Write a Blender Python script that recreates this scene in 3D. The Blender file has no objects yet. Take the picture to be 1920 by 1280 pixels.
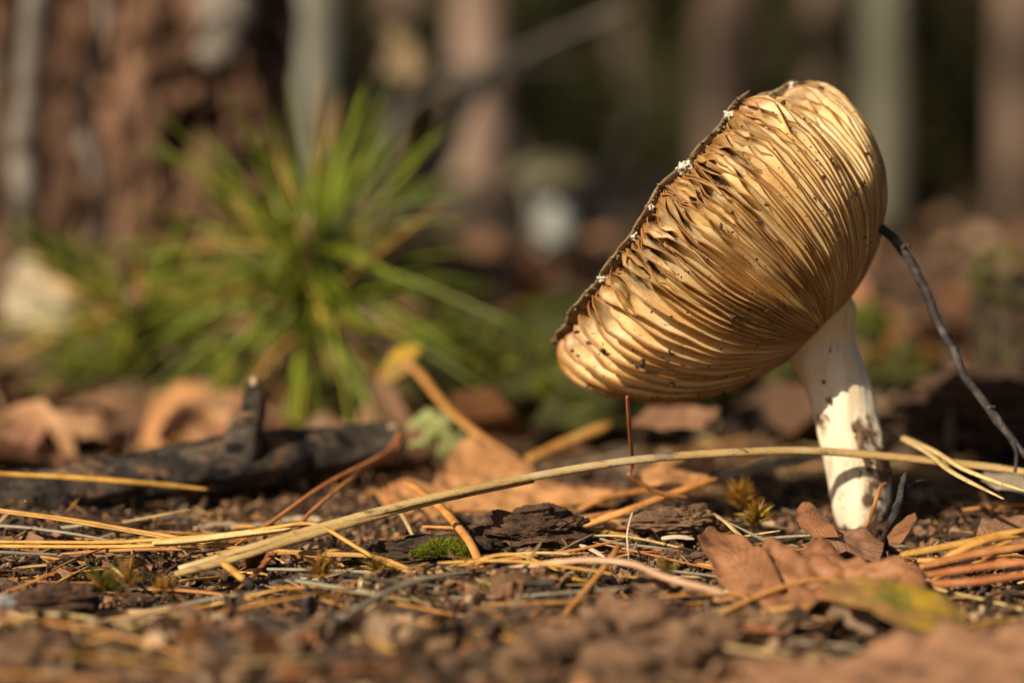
import bpy, math, random
import numpy as np
from mathutils import Vector, Matrix

# ------------------------------------------------------------------ camera, sky, sun, exposure
S = 0.01                                   # everything below is laid out in centimetres
scene = bpy.context.scene
CAM_H, PITCH, FPX = 6.9, math.radians(2.652), 85.0 / 36.0 * 1920.0
cam_d = bpy.data.cameras.new('camera'); cam = bpy.data.objects.new('camera', cam_d)
scene.collection.objects.link(cam); scene.camera = cam
cam.location = (0, 0, CAM_H * S); cam.rotation_euler = (math.pi / 2 - PITCH, 0, 0)
cam_d.lens, cam_d.sensor_width = 85.0, 36.0
cam_d.clip_start, cam_d.clip_end = 0.02, 200.0
cam_d.dof.use_dof = True; cam_d.dof.focus_distance = 0.522; cam_d.dof.aperture_fstop = 6.3
cam_d.dof.aperture_blades = 9

SUN_EL, SUN_AZ = math.radians(31.0), math.radians(41.0)     # azimuth: left of the line behind the camera
SUN_DIR = Vector((-math.sin(SUN_AZ) * math.cos(SUN_EL), -math.cos(SUN_AZ) * math.cos(SUN_EL), math.sin(SUN_EL)))
w = bpy.data.worlds.new('World'); scene.world = w; w.use_nodes = True
nt = w.node_tree; sky = nt.nodes.new('ShaderNodeTexSky'); sky.sky_type = 'NISHITA'; sky.sun_disc = False
sky.sun_elevation = SUN_EL
sky.sun_rotation = math.atan2(SUN_DIR.x, SUN_DIR.y)
sky.dust_density = 2.0
nt.links.new(sky.outputs[0], nt.nodes['Background'].inputs[0]); nt.nodes['Background'].inputs[1].default_value = 0.05
sun_d = bpy.data.lights.new('sun', 'SUN'); sun = bpy.data.objects.new('sun', sun_d); scene.collection.objects.link(sun)
sun_d.energy = 5.0; sun_d.angle = math.radians(0.5); sun_d.color = (1.0, 0.88, 0.70)
sun.rotation_euler = (-SUN_DIR).to_track_quat('-Z', 'Y').to_euler(); sun.location = (-2, -2, 3)
vs = scene.view_settings; vs.view_transform = 'Standard'; vs.look = 'None'; vs.exposure = 0.58; vs.gamma = 1.0
vs.use_curve_mapping = False
scene.cycles.use_denoising = True
scene.cycles.max_bounces = 8; scene.cycles.diffuse_bounces = 4; scene.cycles.transmission_bounces = 4
scene.cycles.sample_clamp_indirect = 4.0

rng = np.random.default_rng(11); random.seed(11)

# ------------------------------------------------------------------ helpers
def P(px, py, Y):
    """point at depth Y (cm) that lies on the sight line of photo pixel px, py"""
    x, y = (px - 960) / FPX, (640 - py) / FPX
    dy = math.cos(PITCH) + y * math.sin(PITCH); dz = -math.sin(PITCH) + y * math.cos(PITCH)
    t = Y / dy
    return np.array([x * t, Y, CAM_H + dz * t])

def _h(ix, iy, iz, seed):
    n = (ix.astype(np.int64) * 374761393 + iy.astype(np.int64) * 668265263 + iz.astype(np.int64) * 1274126177 + seed * 974634777) & 0xFFFFFFFF
    n = ((n ^ (n >> 13)) * 1274126177) & 0xFFFFFFFF
    n = n ^ (n >> 16)
    return n.astype(np.float64) / 2147483647.5 - 1.0

def vn(p, seed=0):
    p = np.atleast_2d(np.asarray(p, float)); i = np.floor(p).astype(np.int64); f = p - i; f = f * f * f * (f * (f * 6 - 15) + 10)
    r = 0
    for a in (0, 1):
        for b in (0, 1):
            for c in (0, 1):
                wgt = (f[:, 0] if a else 1 - f[:, 0]) * (f[:, 1] if b else 1 - f[:, 1]) * (f[:, 2] if c else 1 - f[:, 2])
                r = r + wgt * _h(i[:, 0] + a, i[:, 1] + b, i[:, 2] + c, seed)
    return r

def fbm(p, oct=4, seed=0, gain=0.5):
    p = np.atleast_2d(np.asarray(p, float)); r = 0; a = 1
    for o in range(oct):
        r = r + a * vn(p * 2 ** o + 17.3 * o, seed + o); a *= gain
    return r

def gz(x, y):
    """large shape of the forest floor (cm)"""
    x = np.asarray(x, float); y = np.asarray(y, float)
    t = np.clip((y - 64) / 90, 0, 1)
    z = 5.4 * t * t * (3 - 2 * t) + np.clip(y - 1000, 0, 3000) * 0.004
    q = np.stack([x.ravel(), y.ravel(), np.zeros(x.size)], 1)
    z = z + np.interp(y, [0, 38, 45, 49.5, 53, 56], [-0.95, -0.95, -0.85, -0.58, -0.28, 0.0])
    n = vn(q / 7.0, 3) * 0.22 + vn(q / 2.6, 4) * 0.20
    n = n + 0.55 * np.exp(-((q[:, 0] + 5.5) / 3.0) ** 2 - ((q[:, 1] - 62.5) / 2.6) ** 2)
    far = vn(q / 40.0, 5) * 1.6 * np.clip((q[:, 1] - 120) / 200, 0, 1)
    return z + (n + far).reshape(x.shape)

def gz1(x, y): return float(gz(np.array([x]), np.array([y]))[0])

def G(px, py, lift=0.0):
    """point of the forest floor on the sight line of a photo pixel"""
    last = None
    for Y in np.concatenate([np.arange(33, 90, 0.25), np.arange(90, 400, 2)]):
        p = P(px, py, Y)
        if p[2] <= gz1(p[0], p[1]) + lift: break
    p[2] = gz1(p[0], p[1]) + lift
    return p

ORG = {}
def mk(name, V, F, mat, parent=None, smooth=True, origin=None, attrs=None, uv=None):
    """one mesh object from vertices in world centimetres; F: list of (n,k) index arrays"""
    V = np.asarray(V, float)
    if not isinstance(F, (list, tuple)) or (len(F) and not isinstance(F[0], np.ndarray)): F = [np.asarray(F)]
    if origin is None: origin = np.array([V[:, 0].mean(), V[:, 1].mean(), V[:, 2].min()])
    origin = np.asarray(origin, float)
    me = bpy.data.meshes.new(name)
    loops = np.concatenate([f.ravel() for f in F]).astype(np.int32)
    tot = np.concatenate([np.full(len(f), f.shape[1], np.int32) for f in F])
    st = np.concatenate([[0], np.cumsum(tot)[:-1]]).astype(np.int32)
    me.vertices.add(len(V)); me.vertices.foreach_set('co', ((V - origin) * S).astype(np.float32).ravel())
    me.loops.add(len(loops)); me.loops.foreach_set('vertex_index', loops)
    me.polygons.add(len(tot)); me.polygons.foreach_set('loop_start', st); me.polygons.foreach_set('loop_total', tot)
    me.polygons.foreach_set('use_smooth', np.full(len(tot), smooth))
    me.update(calc_edges=True); me.validate()
    for k, a in (attrs or {}).items():
        a = np.asarray(a, np.float32)
        if a.ndim == 1:
            at = me.attributes.new(k, 'FLOAT', 'POINT'); at.data.foreach_set('value', a)
        else:
            if a.shape[1] == 3: a = np.concatenate([a, np.ones((len(a), 1), np.float32)], 1)
            at = me.attributes.new(k, 'FLOAT_COLOR', 'POINT'); at.data.foreach_set('color', a.ravel())
    if uv is not None:
        ul = me.uv_layers.new(name='UVMap'); ul.data.foreach_set('uv', np.asarray(uv, np.float32)[loops].ravel())
    me.materials.append(mat)
    return link(name, me, parent, origin)

def link(name, me, parent, origin):
    o = bpy.data.objects.new(name, me); scene.collection.objects.link(o)
    ORG[o.name] = np.asarray(origin, float)
    if parent is not None:
        o.parent = parent; o.location = Vector((ORG[o.name] - ORG[parent.name]) * S)
    else:
        o.location = Vector(ORG[o.name] * S)
    return o

def empty(name, origin):
    o = link(name, None, None, origin); o.empty_display_size = 0.01
    return o

def tag(o, label, cat, group=None):
    o['label'] = label; o['category'] = cat
    if group: o['group'] = group
    return o

def catmull(pts, n):
    pts = np.asarray(pts, float); k = len(pts)
    if k == 2: return pts[0] + (pts[1] - pts[0]) * np.linspace(0, 1, n)[:, None]
    e = np.vstack([2 * pts[0] - pts[1], pts, 2 * pts[-1] - pts[-2]])
    t = np.linspace(0, k - 1 - 1e-9, n); i = t.astype(int); f = (t - i)[:, None]
    a, b, c, d = e[i], e[i + 1], e[i + 2], e[i + 3]
    return 0.5 * (2 * b + (c - a) * f + (2 * a - 5 * b + 4 * c - d) * f ** 2 + (3 * b - a - 3 * c + d) * f ** 3)

def tube(path, rad, sides=8, flat=1.0, up=(0, 0, 1), groove=0.0, twist=0.0):
    """swept tube; flat squashes the section along the normal; groove dents its upper side"""
    path = np.asarray(path, float); n = len(path); rad = np.broadcast_to(np.asarray(rad, float), (n,))
    T = np.gradient(path, axis=0); T /= np.linalg.norm(T, axis=1)[:, None] + 1e-9
    nrm = np.asarray(up, float); V = []; VV = []
    for i in range(n):
        u = nrm - T[i] * np.dot(nrm, T[i])
        if np.linalg.norm(u) < 1e-3: u = np.cross(T[i], [1, 0.3, 0.2])
        u /= np.linalg.norm(u); nrm = u; s = np.cross(T[i], u)
        a = np.linspace(0, 2 * np.pi, sides, endpoint=False) + 0.3
        k = 1.0 - groove * np.exp(-((np.angle(np.exp(1j * (a - np.pi / 2)))) / 0.45) ** 2)
        aa = twist * i / n
        uu = u * math.cos(aa) + s * math.sin(aa); ss = -u * math.sin(aa) + s * math.cos(aa)
        V.append(path[i] + rad[i] * k[:, None] * (np.cos(a)[:, None] * ss + np.sin(a)[:, None] * uu * flat))
    V = np.concatenate(V + [path[:1], path[-1:]])
    j = np.arange(sides); j2 = (j + 1) % sides
    Q = np.concatenate([np.stack([i * sides + j, i * sides + j2, (i + 1) * sides + j2, (i + 1) * sides + j], 1) for i in range(n - 1)])
    c0, c1 = n * sides, n * sides + 1
    T3 = np.concatenate([np.stack([j2, j, np.full(sides, c0)], 1), np.stack([(n - 1) * sides + j, (n - 1) * sides + j2, np.full(sides, c1)], 1)])
    return V, [Q, T3]

def grid_faces(nu, nv, wrap=False):
    a = np.arange(nu - 1)[:, None]; b = np.arange(nv if wrap else nv - 1)[None, :]; b2 = (b + 1) % nv
    return np.stack([a * nv + b, a * nv + b2, (a + 1) * nv + b2, (a + 1) * nv + b], -1).reshape(-1, 4)

def sheet(Pg, th):
    """closed thin sheet from a grid of points (nu,nv,3) with a real thickness"""
    nu, nv = Pg.shape[:2]
    du = np.gradient(Pg, axis=0); dv = np.gradient(Pg, axis=1); N = np.cross(du, dv); N /= np.linalg.norm(N, axis=2)[..., None] + 1e-9
    A = (Pg + N * th / 2).reshape(-1, 3); B = (Pg - N * th / 2).reshape(-1, 3); n = nu * nv
    f = grid_faces(nu, nv); idx = np.arange(n).reshape(nu, nv)
    loop = np.concatenate([idx[0, :-1], idx[:-1, -1], idx[-1, :0:-1], idx[:0:-1, 0]])
    l2 = np.roll(loop, -1)
    side = np.stack([loop, loop + n, l2 + n, l2], 1)
    return np.concatenate([A, B]), [np.concatenate([f, f[:, ::-1] + n, side])]

_t = (1 + 5 ** 0.5) / 2
ICO_V = np.array([[-1, _t, 0], [1, _t, 0], [-1, -_t, 0], [1, -_t, 0], [0, -1, _t], [0, 1, _t], [0, -1, -_t], [0, 1, -_t], [_t, 0, -1], [_t, 0, 1], [-_t, 0, -1], [-_t, 0, 1]]) / math.hypot(1, _t)
ICO_F = np.array([[0, 11, 5], [0, 5, 1], [0, 1, 7], [0, 7, 10], [0, 10, 11], [1, 5, 9], [5, 11, 4], [11, 10, 2], [10, 7, 6], [7, 1, 8], [3, 9, 4], [3, 4, 2], [3, 2, 6], [3, 6, 8], [3, 8, 9], [4, 9, 5], [2, 4, 11], [6, 2, 10], [8, 6, 7], [9, 8, 1]])
def ico(sub):
    V, F = ICO_V.copy(), ICO_F.copy()
    for _ in range(sub):
        e = {}; V = list(V); NF = []
        def mid(a, b):
            k = (min(a, b), max(a, b))
            if k not in e:
                m = (V[a] + V[b]) / 2; V.append(m / np.linalg.norm(m)); e[k] = len(V) - 1
            return e[k]
        for a, b, c in F:
            x, y, z = mid(a, b), mid(b, c), mid(c, a)
            NF += [[a, x, z], [b, y, x], [c, z, y], [x, y, z]]
        V, F = np.array(V), np.array(NF)
    return V, F
ICO = {k: ico(k) for k in range(0, 6)}

def lump(c, r, amp=0.3, freq=2.0, seed=0, sub=3, oct=4, ridge=False):
    V, F = ICO[sub]; r = np.broadcast_to(np.asarray(r, float), (3,))
    n = fbm(V * freq + seed * 7.7, oct, seed)
    if ridge: n = -np.abs(n) * 1.6 + 0.4
    return np.asarray(c) + V * r * (1 + amp * n)[:, None], [F]

def join(parts):
    """several (V,[F..]) into one; returns V, faces, index of piece per vertex"""
    Vs, out, pid, o = [], {}, [], 0
    for k, (V, F) in enumerate(parts):
        Vs.append(V); pid.append(np.full(len(V), k))
        for f in F: out.setdefault(f.shape[1], []).append(f + o)
        o += len(V)
    return np.concatenate(Vs), [np.concatenate(v) for v in out.values()], np.concatenate(pid)

def many(Vb, F, M, off):
    """instances of a base shape: M (n,3,3), off (n,3)"""
    V = np.einsum('vj,nij->nvi', Vb, M) + off[:, None, :]; n, k = len(off), len(Vb)
    return V.reshape(-1, 3), [(f[None] + (np.arange(n) * k)[:, None, None]).reshape(-1, f.shape[1]) for f in F]

def rotm(n, tilt=None, rng=rng):
    """random rotations; with tilt: random heading and a limited lean (radians)"""
    if tilt is None:
        q = rng.normal(size=(n, 4)); q /= np.linalg.norm(q, axis=1)[:, None]
        a, b, c, d = q.T
        return np.stack([1 - 2 * (c * c + d * d), 2 * (b * c - a * d), 2 * (b * d + a * c), 2 * (b * c + a * d), 1 - 2 * (b * b + d * d), 2 * (c * d - a * b), 2 * (b * d - a * c), 2 * (c * d + a * b), 1 - 2 * (b * b + c * c)], 1).reshape(n, 3, 3)
    z = rng.uniform(0, 2 * np.pi, n); x = rng.normal(0, tilt, n); y = rng.normal(0, tilt, n); o, i = np.zeros(n), np.ones(n)
    Z = np.stack([np.cos(z), -np.sin(z), o, np.sin(z), np.cos(z), o, o, o, i], 1).reshape(n, 3, 3)
    X = np.stack([i, o, o, o, np.cos(x), -np.sin(x), o, np.sin(x), np.cos(x)], 1).reshape(n, 3, 3)
    Y = np.stack([np.cos(y), o, np.sin(y), o, i, o, -np.sin(y), o, np.cos(y)], 1).reshape(n, 3, 3)
    return Z @ X @ Y

# ------------------------------------------------------------------ materials
def mat(name, cols, scale=1.5, detail=6, rough=0.75, bump=0.0, bscale=6.0, stretch=(1, 1, 1), trans=0.0, objrand=0.0, huerand=0.0,
        attr=None, spots=None, spec=0.3, veins=0.0, edge=None, pos=None, distort=0.0, tip=None, sss=0.0, flecks=None, sheen=0.0):
    """procedural material; texture space is centimetres of the object itself"""
    m = bpy.data.materials.new(name); m.use_nodes = True; t = m.node_tree; N = t.nodes; L = t.links
    b = N['Principled BSDF']; out = N['Material Output']
    tc = N.new('ShaderNodeTexCoord'); mp = N.new('ShaderNodeMapping'); mp.inputs['Scale'].default_value = [100 * s for s in stretch]
    L.new(tc.outputs['Object'], mp.inputs['Vector'])
    oi = N.new('ShaderNodeObjectInfo')
    vec = mp.outputs['Vector']
    ad = N.new('ShaderNodeVectorMath'); ad.operation = 'ADD'; L.new(vec, ad.inputs[0])
    sc_ = N.new('ShaderNodeVectorMath'); sc_.operation = 'SCALE'; sc_.inputs[0].default_value = (37, 53, 71); L.new(oi.outputs['Random'], sc_.inputs['Scale'])
    L.new(sc_.outputs[0], ad.inputs[1]); vec = ad.outputs[0]
    nz = N.new('ShaderNodeTexNoise'); nz.inputs['Scale'].default_value = scale; nz.inputs['Detail'].default_value = detail; nz.inputs['Distortion'].default_value = distort
    nz.inputs['Roughness'].default_value = 0.6
    L.new(vec, nz.inputs['Vector'])
    rp = N.new('ShaderNodeValToRGB'); els = rp.color_ramp.elements
    pos = pos or list(np.linspace(0.28, 0.72, len(cols)))
    while len(els) < len(cols): els.new(0.5)
    for e, p_, c in zip(els, pos, cols): e.position = p_; e.color = (*c, 1)
    L.new(nz.outputs['Fac'], rp.inputs['Fac']); col = rp.outputs['Color']
    def mix(fac, a, c2, mode='MIX'):
        mx = N.new('ShaderNodeMix'); mx.data_type = 'RGBA'; mx.blend_type = mode
        if isinstance(fac, float): mx.inputs[0].default_value = fac
        else: L.new(fac, mx.inputs[0])
        L.new(a, mx.inputs[6])
        if isinstance(c2, tuple): mx.inputs[7].default_value = (*c2, 1)
        else: L.new(c2, mx.inputs[7])
        return mx.outputs[2]
    def ramp2(v, p0, p1):
        r2 = N.new('ShaderNodeMapRange'); r2.inputs[1].default_value = p0; r2.inputs[2].default_value = p1; r2.clamp = True; L.new(v, r2.inputs[0]); return r2.outputs[0]
    if attr:
        at = N.new('ShaderNodeAttribute'); at.attribute_name = attr; col = mix(1.0, col, at.outputs['Color'], 'MULTIPLY')
    if edge:                                   # (attribute, colour, start, end)
        for (an, ec, p0, p1) in edge:
            at = N.new('ShaderNodeAttribute'); at.attribute_name = an
            n2 = N.new('ShaderNodeTexNoise'); n2.inputs['Scale'].default_value = 4.0; n2.inputs['Detail'].default_value = 3; L.new(vec, n2.inputs['Vector'])
            s2 = N.new('ShaderNodeMath'); s2.operation = 'MULTIPLY_ADD'; L.new(n2.outputs['Fac'], s2.inputs[0]); s2.inputs[1].default_value = 0.5 * (p1 - p0) + 0.12; L.new(at.outputs['Fac'], s2.inputs[2])
            col = mix(ramp2(s2.outputs[0], p0, p1), col, ec)
    if spots:                                  # (colour, scale, lo, hi)
        for (c2, s_, lo, hi) in spots:
            n3 = N.new('ShaderNodeTexNoise'); n3.inputs['Scale'].default_value = s_; n3.inputs['Detail'].default_value = 5; n3.inputs['Roughness'].default_value = 0.65
            o3 = N.new('ShaderNodeVectorMath'); o3.operation = 'ADD'; o3.inputs[1].default_value = (s_ * 3.1, 7.7, 1.3); L.new(vec, o3.inputs[0]); L.new(o3.outputs[0], n3.inputs['Vector'])
            col = mix(ramp2(n3.outputs['Fac'], lo, hi), col, c2)
    hgt = None
    if veins:
        uvn = N.new('ShaderNodeUVMap'); sp = N.new('ShaderNodeSeparateXYZ'); L.new(uvn.outputs[0], sp.inputs[0])
        def mth(op, a, b_=None):
            q = N.new('ShaderNodeMath'); q.operation = op
            for i_, x_ in enumerate((a, b_)):
                if x_ is None: continue
                if isinstance(x_, float): q.inputs[i_].default_value = x_
                else: L.new(x_, q.inputs[i_])
            return q.outputs[0]
        av = mth('ABSOLUTE', sp.outputs['Y'])
        mid = ramp2(av, 0.05, 0.0)
        fr = mth('FRACT', mth('SUBTRACT', mth('MULTIPLY', sp.outputs['X'], 9.0), mth('MULTIPLY', av, 2.6)))
        sv = mth('MULTIPLY', ramp2(mth('ABSOLUTE', mth('SUBTRACT', fr, 0.5)), 0.09, 0.0), 0.7)
        hgt = mth('MAXIMUM', mid, sv)
        col = mix(mth('MULTIPLY', hgt, veins), col, tuple(min(1, c * 1.25 + 0.02) for c in cols[-1]))
    if flecks:                                 # small dark pits: (colour, scale, threshold)
        vo = N.new('ShaderNodeTexVoronoi'); vo.inputs['Scale'].default_value = flecks[1]; L.new(vec, vo.inputs['Vector'])
        col = mix(ramp2(vo.outputs['Distance'], flecks[2], flecks[2] * 0.6), col, flecks[0])
    if objrand or huerand:
        hs = N.new('ShaderNodeHueSaturation'); L.new(col, hs.inputs['Color'])
        r1 = N.new('ShaderNodeMapRange'); L.new(oi.outputs['Random'], r1.inputs[0]); r1.inputs[3].default_value = 1 - objrand; r1.inputs[4].default_value = 1 + objrand; L.new(r1.outputs[0], hs.inputs['Value'])
        fr2 = N.new('ShaderNodeMath'); fr2.operation = 'MULTIPLY'; fr2.inputs[1].default_value = 13.7; L.new(oi.outputs['Random'], fr2.inputs[0])
        fr3 = N.new('ShaderNodeMath'); fr3.operation = 'FRACT'; L.new(fr2.outputs[0], fr3.inputs[0])
        r2_ = N.new('ShaderNodeMapRange'); L.new(fr3.outputs[0], r2_.inputs[0]); r2_.inputs[3].default_value = 0.5 - huerand; r2_.inputs[4].default_value = 0.5 + huerand; L.new(r2_.outputs[0], hs.inputs['Hue'])
        col = hs.outputs['Color']
    L.new(col, b.inputs['Base Color']); b.inputs['Roughness'].default_value = rough; b.inputs['Specular IOR Level'].default_value = spec
    if sss:
        b.inputs['Subsurface Weight'].default_value = 1.0; b.inputs['Subsurface Radius'].default_value = (1.0, 0.45, 0.18); b.inputs['Subsurface Scale'].default_value = sss * S
    nrm = None
    if bump:
        n4 = N.new('ShaderNodeTexNoise'); n4.inputs['Scale'].default_value = bscale; n4.inputs['Detail'].default_value = 7; n4.inputs['Roughness'].default_value = 0.65; L.new(vec, n4.inputs['Vector'])
        bp = N.new('ShaderNodeBump'); bp.inputs['Strength'].default_value = 1.0; bp.inputs['Distance'].default_value = bump * S
        h = n4.outputs['Fac']
        if hgt is not None:
            q = N.new('ShaderNodeMath'); q.operation = 'MULTIPLY_ADD'; L.new(hgt, q.inputs[0]); q.inputs[1].default_value = 0.7; L.new(h, q.inputs[2]); h = q.outputs[0]
        L.new(h, bp.inputs['Height']); L.new(bp.outputs[0], b.inputs['Normal']); nrm = bp.outputs[0]
    if trans:
        tr = N.new('ShaderNodeBsdfTranslucent'); L.new(col, tr.inputs['Color'])
        if nrm is not None: L.new(nrm, tr.inputs['Normal'])
        ms = N.new('ShaderNodeMixShader'); ms.inputs[0].default_value = trans
        L.new(b.outputs[0], ms.inputs[1]); L.new(tr.outputs[0], ms.inputs[2]); L.new(ms.outputs[0], out.inputs['Surface'])
    return m

MT = {}
MT['soil'] = mat('forest_soil', [(0.018, 0.010, 0.006), (0.055, 0.028, 0.014), (0.12, 0.062, 0.03)], 1.3, 10, 0.9, 0.12, 5.0, spots=[((0.20, 0.10, 0.045), 0.22, 0.52, 0.66), ((0.03, 0.017, 0.01), 0.6, 0.55, 0.68)])
MT['crumb'] = mat('soil_crumb', [(0.55, 0.55, 0.55), (1, 1, 1)], 6, 5, 0.9, 0.03, 14, attr='Col')
MT['flake'] = mat('leaf_flake', [(0.6, 0.6, 0.6), (1, 1, 1)], 5, 5, 0.75, 0.02, 12, attr='Col', trans=0.15)
MT['gill'] = mat('gill_flesh', [(0.88, 0.57, 0.20), (0.94, 0.73, 0.36), (0.97, 0.87, 0.59)], 1.2, 4, 0.42, 0.012, 12, trans=0.26,
                 edge=[('rim', (0.34, 0.155, 0.045), 0.92, 1.08), ('edge', (0.36, 0.16, 0.04), 0.70, 1.02)], spec=0.4)
MT['flesh'] = mat('cap_flesh', [(0.82, 0.60, 0.30), (0.90, 0.74, 0.46)], 2, 5, 0.6, 0.02, 8, trans=0.5, edge=[('rim', (0.11, 0.045, 0.013), 0.86, 1.0)])
MT['skin'] = mat('cap_skin', [(0.17, 0.105, 0.05), (0.36, 0.24, 0.125), (0.50, 0.38, 0.23)], 3.0, 8, 0.85, 0.08, 7, trans=0.35, spots=[((0.30, 0.28, 0.17), 3.0, 0.56, 0.66), ((0.07, 0.035, 0.015), 5.0, 0.58, 0.66)])
MT['stem'] = mat('mushroom_stem', [(0.56, 0.44, 0.29), (0.74, 0.63, 0.46), (0.80, 0.72, 0.57)], 2.2, 6, 0.6, 0.05, 6, stretch=(1, 1, 0.18), sss=0.05,
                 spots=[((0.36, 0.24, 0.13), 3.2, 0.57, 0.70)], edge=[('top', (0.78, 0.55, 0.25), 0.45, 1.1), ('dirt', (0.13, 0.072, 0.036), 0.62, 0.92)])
MT['whitecrumb'] = mat('pale_crumb', [(0.42, 0.36, 0.26), (0.72, 0.66, 0.54)], 9, 6, 0.9, 0.05, 16)
MT['dirt'] = mat('dark_dirt', [(0.02, 0.010, 0.004), (0.07, 0.032, 0.012)], 9, 4, 0.85)
MT['needle'] = mat('dry_needle', [(0.30, 0.13, 0.025), (0.48, 0.23, 0.05), (0.56, 0.31, 0.09)], 2.2, 5, 0.5, 0.02, 16, stretch=(1, 1, 1), objrand=0.22, huerand=0.012, spots=[((0.12, 0.05, 0.015), 5, 0.62, 0.70)])
MT['needle_pale'] = mat('bleached_needle', [(0.36, 0.24, 0.09), (0.50, 0.35, 0.14), (0.58, 0.44, 0.22)], 2.2, 5, 0.55, 0.03, 16, objrand=0.1, spots=[((0.10, 0.085, 0.06), 6, 0.60, 0.68)])
MT['straw'] = mat('weathered_straw', [(0.30, 0.185, 0.06), (0.42, 0.275, 0.105), (0.50, 0.38, 0.20)], 0.8, 6, 0.6, 0.05, 12, stretch=(0.3, 1, 1), spots=[((0.12, 0.08, 0.04), 3.0, 0.57, 0.64), ((0.52, 0.47, 0.33), 0.30, 0.50, 0.64)])
MT['needle_grey'] = mat('grey_needle', [(0.20, 0.165, 0.11), (0.33, 0.28, 0.19)], 2, 5, 0.65, 0.02, 14, objrand=0.2)
MT['needle_red'] = mat('rusty_needle', [(0.20, 0.07, 0.022), (0.36, 0.14, 0.04), (0.44, 0.21, 0.075)], 2, 5, 0.5, 0.02, 14, objrand=0.2, huerand=0.012)
MT['needle_pink'] = mat('pinkish_needle', [(0.36, 0.20, 0.11), (0.50, 0.31, 0.18)], 2, 5, 0.5, 0.02, 14)
MT['leaf_tan'] = mat('tan_leaf', [(0.42, 0.185, 0.065), (0.52, 0.25, 0.095), (0.58, 0.30, 0.125)], 0.9, 6, 0.6, 0.03, 9, trans=0.22, veins=0.35)
MT['leaf_rust'] = mat('rust_leaf', [(0.17, 0.070, 0.030), (0.31, 0.135, 0.058), (0.40, 0.19, 0.085)], 0.8, 6, 0.5, 0.03, 8, trans=0.2, veins=0.4, spots=[((0.12, 0.045, 0.02), 1.4, 0.58, 0.70)])
MT['leaf_pink'] = mat('pinkish_leaf', [(0.25, 0.12, 0.06), (0.38, 0.20, 0.105)], 0.8, 6, 0.65, 0.03, 8, trans=0.2, veins=0.35)
MT['leaf_yellow'] = mat('yellow_leaf', [(0.50, 0.25, 0.02), (0.62, 0.36, 0.03)], 1.2, 5, 0.55, 0.02, 8, trans=0.3, veins=0.3, spots=[((0.22, 0.25, 0.03), 0.8, 0.50, 0.62), ((0.24, 0.09, 0.03), 1.0, 0.58, 0.70)])
MT['leaf_pale'] = mat('pale_leaf', [(0.40, 0.31, 0.20), (0.54, 0.44, 0.30)], 1.2, 5, 0.6, 0.02, 8, trans=0.2, veins=0.3)
MT['leaf_litter'] = mat('litter_leaf', [(0.15, 0.07, 0.032), (0.28, 0.14, 0.068), (0.36, 0.20, 0.105)], 0.8, 5, 0.65, 0.02, 6, trans=0.15, veins=0.35, objrand=0.35, huerand=0.015)
MT['leaf_ochre'] = mat('ochre_leaf', [(0.15, 0.10, 0.05), (0.26, 0.18, 0.09)], 1, 5, 0.7, 0.03, 6, trans=0.15, veins=0.3)
MT['leaf_blotch'] = mat('blotched_leaf', [(0.24, 0.11, 0.045), (0.36, 0.19, 0.06), (0.46, 0.27, 0.06)], 0.9, 6, 0.6, 0.04, 8, trans=0.25, veins=0.35, spots=[((0.52, 0.32, 0.025), 0.55, 0.50, 0.58), ((0.20, 0.21, 0.03), 0.9, 0.55, 0.64)])
MT['charcoal'] = mat('charred_bark', [(0.014, 0.010, 0.008), (0.055, 0.042, 0.031), (0.15, 0.115, 0.085)], 2.0, 8, 0.55, 0.32, 5, stretch=(0.35, 1, 1), spots=[((0.26, 0.15, 0.075), 1.6, 0.54, 0.62), ((0.15, 0.11, 0.08), 0.9, 0.53, 0.64), ((0.006, 0.005, 0.004), 2.4, 0.54, 0.60)], spec=0.22)
MT['wood_pale'] = mat('broken_wood', [(0.32, 0.22, 0.13), (0.52, 0.40, 0.27)], 5, 6, 0.8, 0.04, 12)
MT['bark'] = mat('decayed_bark', [(0.025, 0.013, 0.008), (0.075, 0.038, 0.02), (0.15, 0.08, 0.045)], 2.5, 9, 0.88, 0.10, 7)
MT['bark_red'] = mat('red_rotten_wood', [(0.025, 0.012, 0.007), (0.13, 0.066, 0.036), (0.34, 0.19, 0.11)], 0.40, 8, 0.9, 0.25, 1.5)
MT['mosswood'] = mat('mossy_wood', [(0.03, 0.018, 0.010), (0.075, 0.045, 0.024)], 2.5, 8, 0.9, 0.10, 7, spots=[((0.06, 0.060, 0.012), 1.6, 0.52, 0.62), ((0.02, 0.012, 0.007), 2.6, 0.52, 0.60)])
MT['moss'] = mat('moss_leaf', [(0.065, 0.065, 0.005), (0.15, 0.145, 0.010)], 2, 4, 0.6, attr='Col', trans=0.35)
MT['moss_base'] = mat('moss_cushion', [(0.02, 0.022, 0.004), (0.07, 0.070, 0.010)], 1.5, 6, 0.85, 0.15, 4)
MT['lichen'] = mat('lichen_cushion', [(0.18, 0.19, 0.06), (0.34, 0.34, 0.12)], 1.5, 6, 0.85, 0.12, 5)
MT['pine_green'] = mat('green_needle', [(0.09, 0.125, 0.010), (0.20, 0.25, 0.016), (0.32, 0.35, 0.03)], 0.5, 3, 0.38, trans=0.25, objrand=0.35, huerand=0.02, spec=0.5)
MT['pine_stem'] = mat('seedling_bark', [(0.12, 0.075, 0.045), (0.24, 0.16, 0.10)], 3, 5, 0.8, 0.04, 8)
MT['bud'] = mat('pine_bud', [(0.24, 0.12, 0.085), (0.38, 0.22, 0.16)], 5, 5, 0.7, 0.05, 8)
MT['twig'] = mat('shade_darkened_twig', [(0.012, 0.009, 0.007), (0.035, 0.027, 0.023), (0.12, 0.10, 0.09)], 3.0, 7, 0.65, 0.04, 14)  # darkened all over for the shade on the slanting twig's upper part
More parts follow.
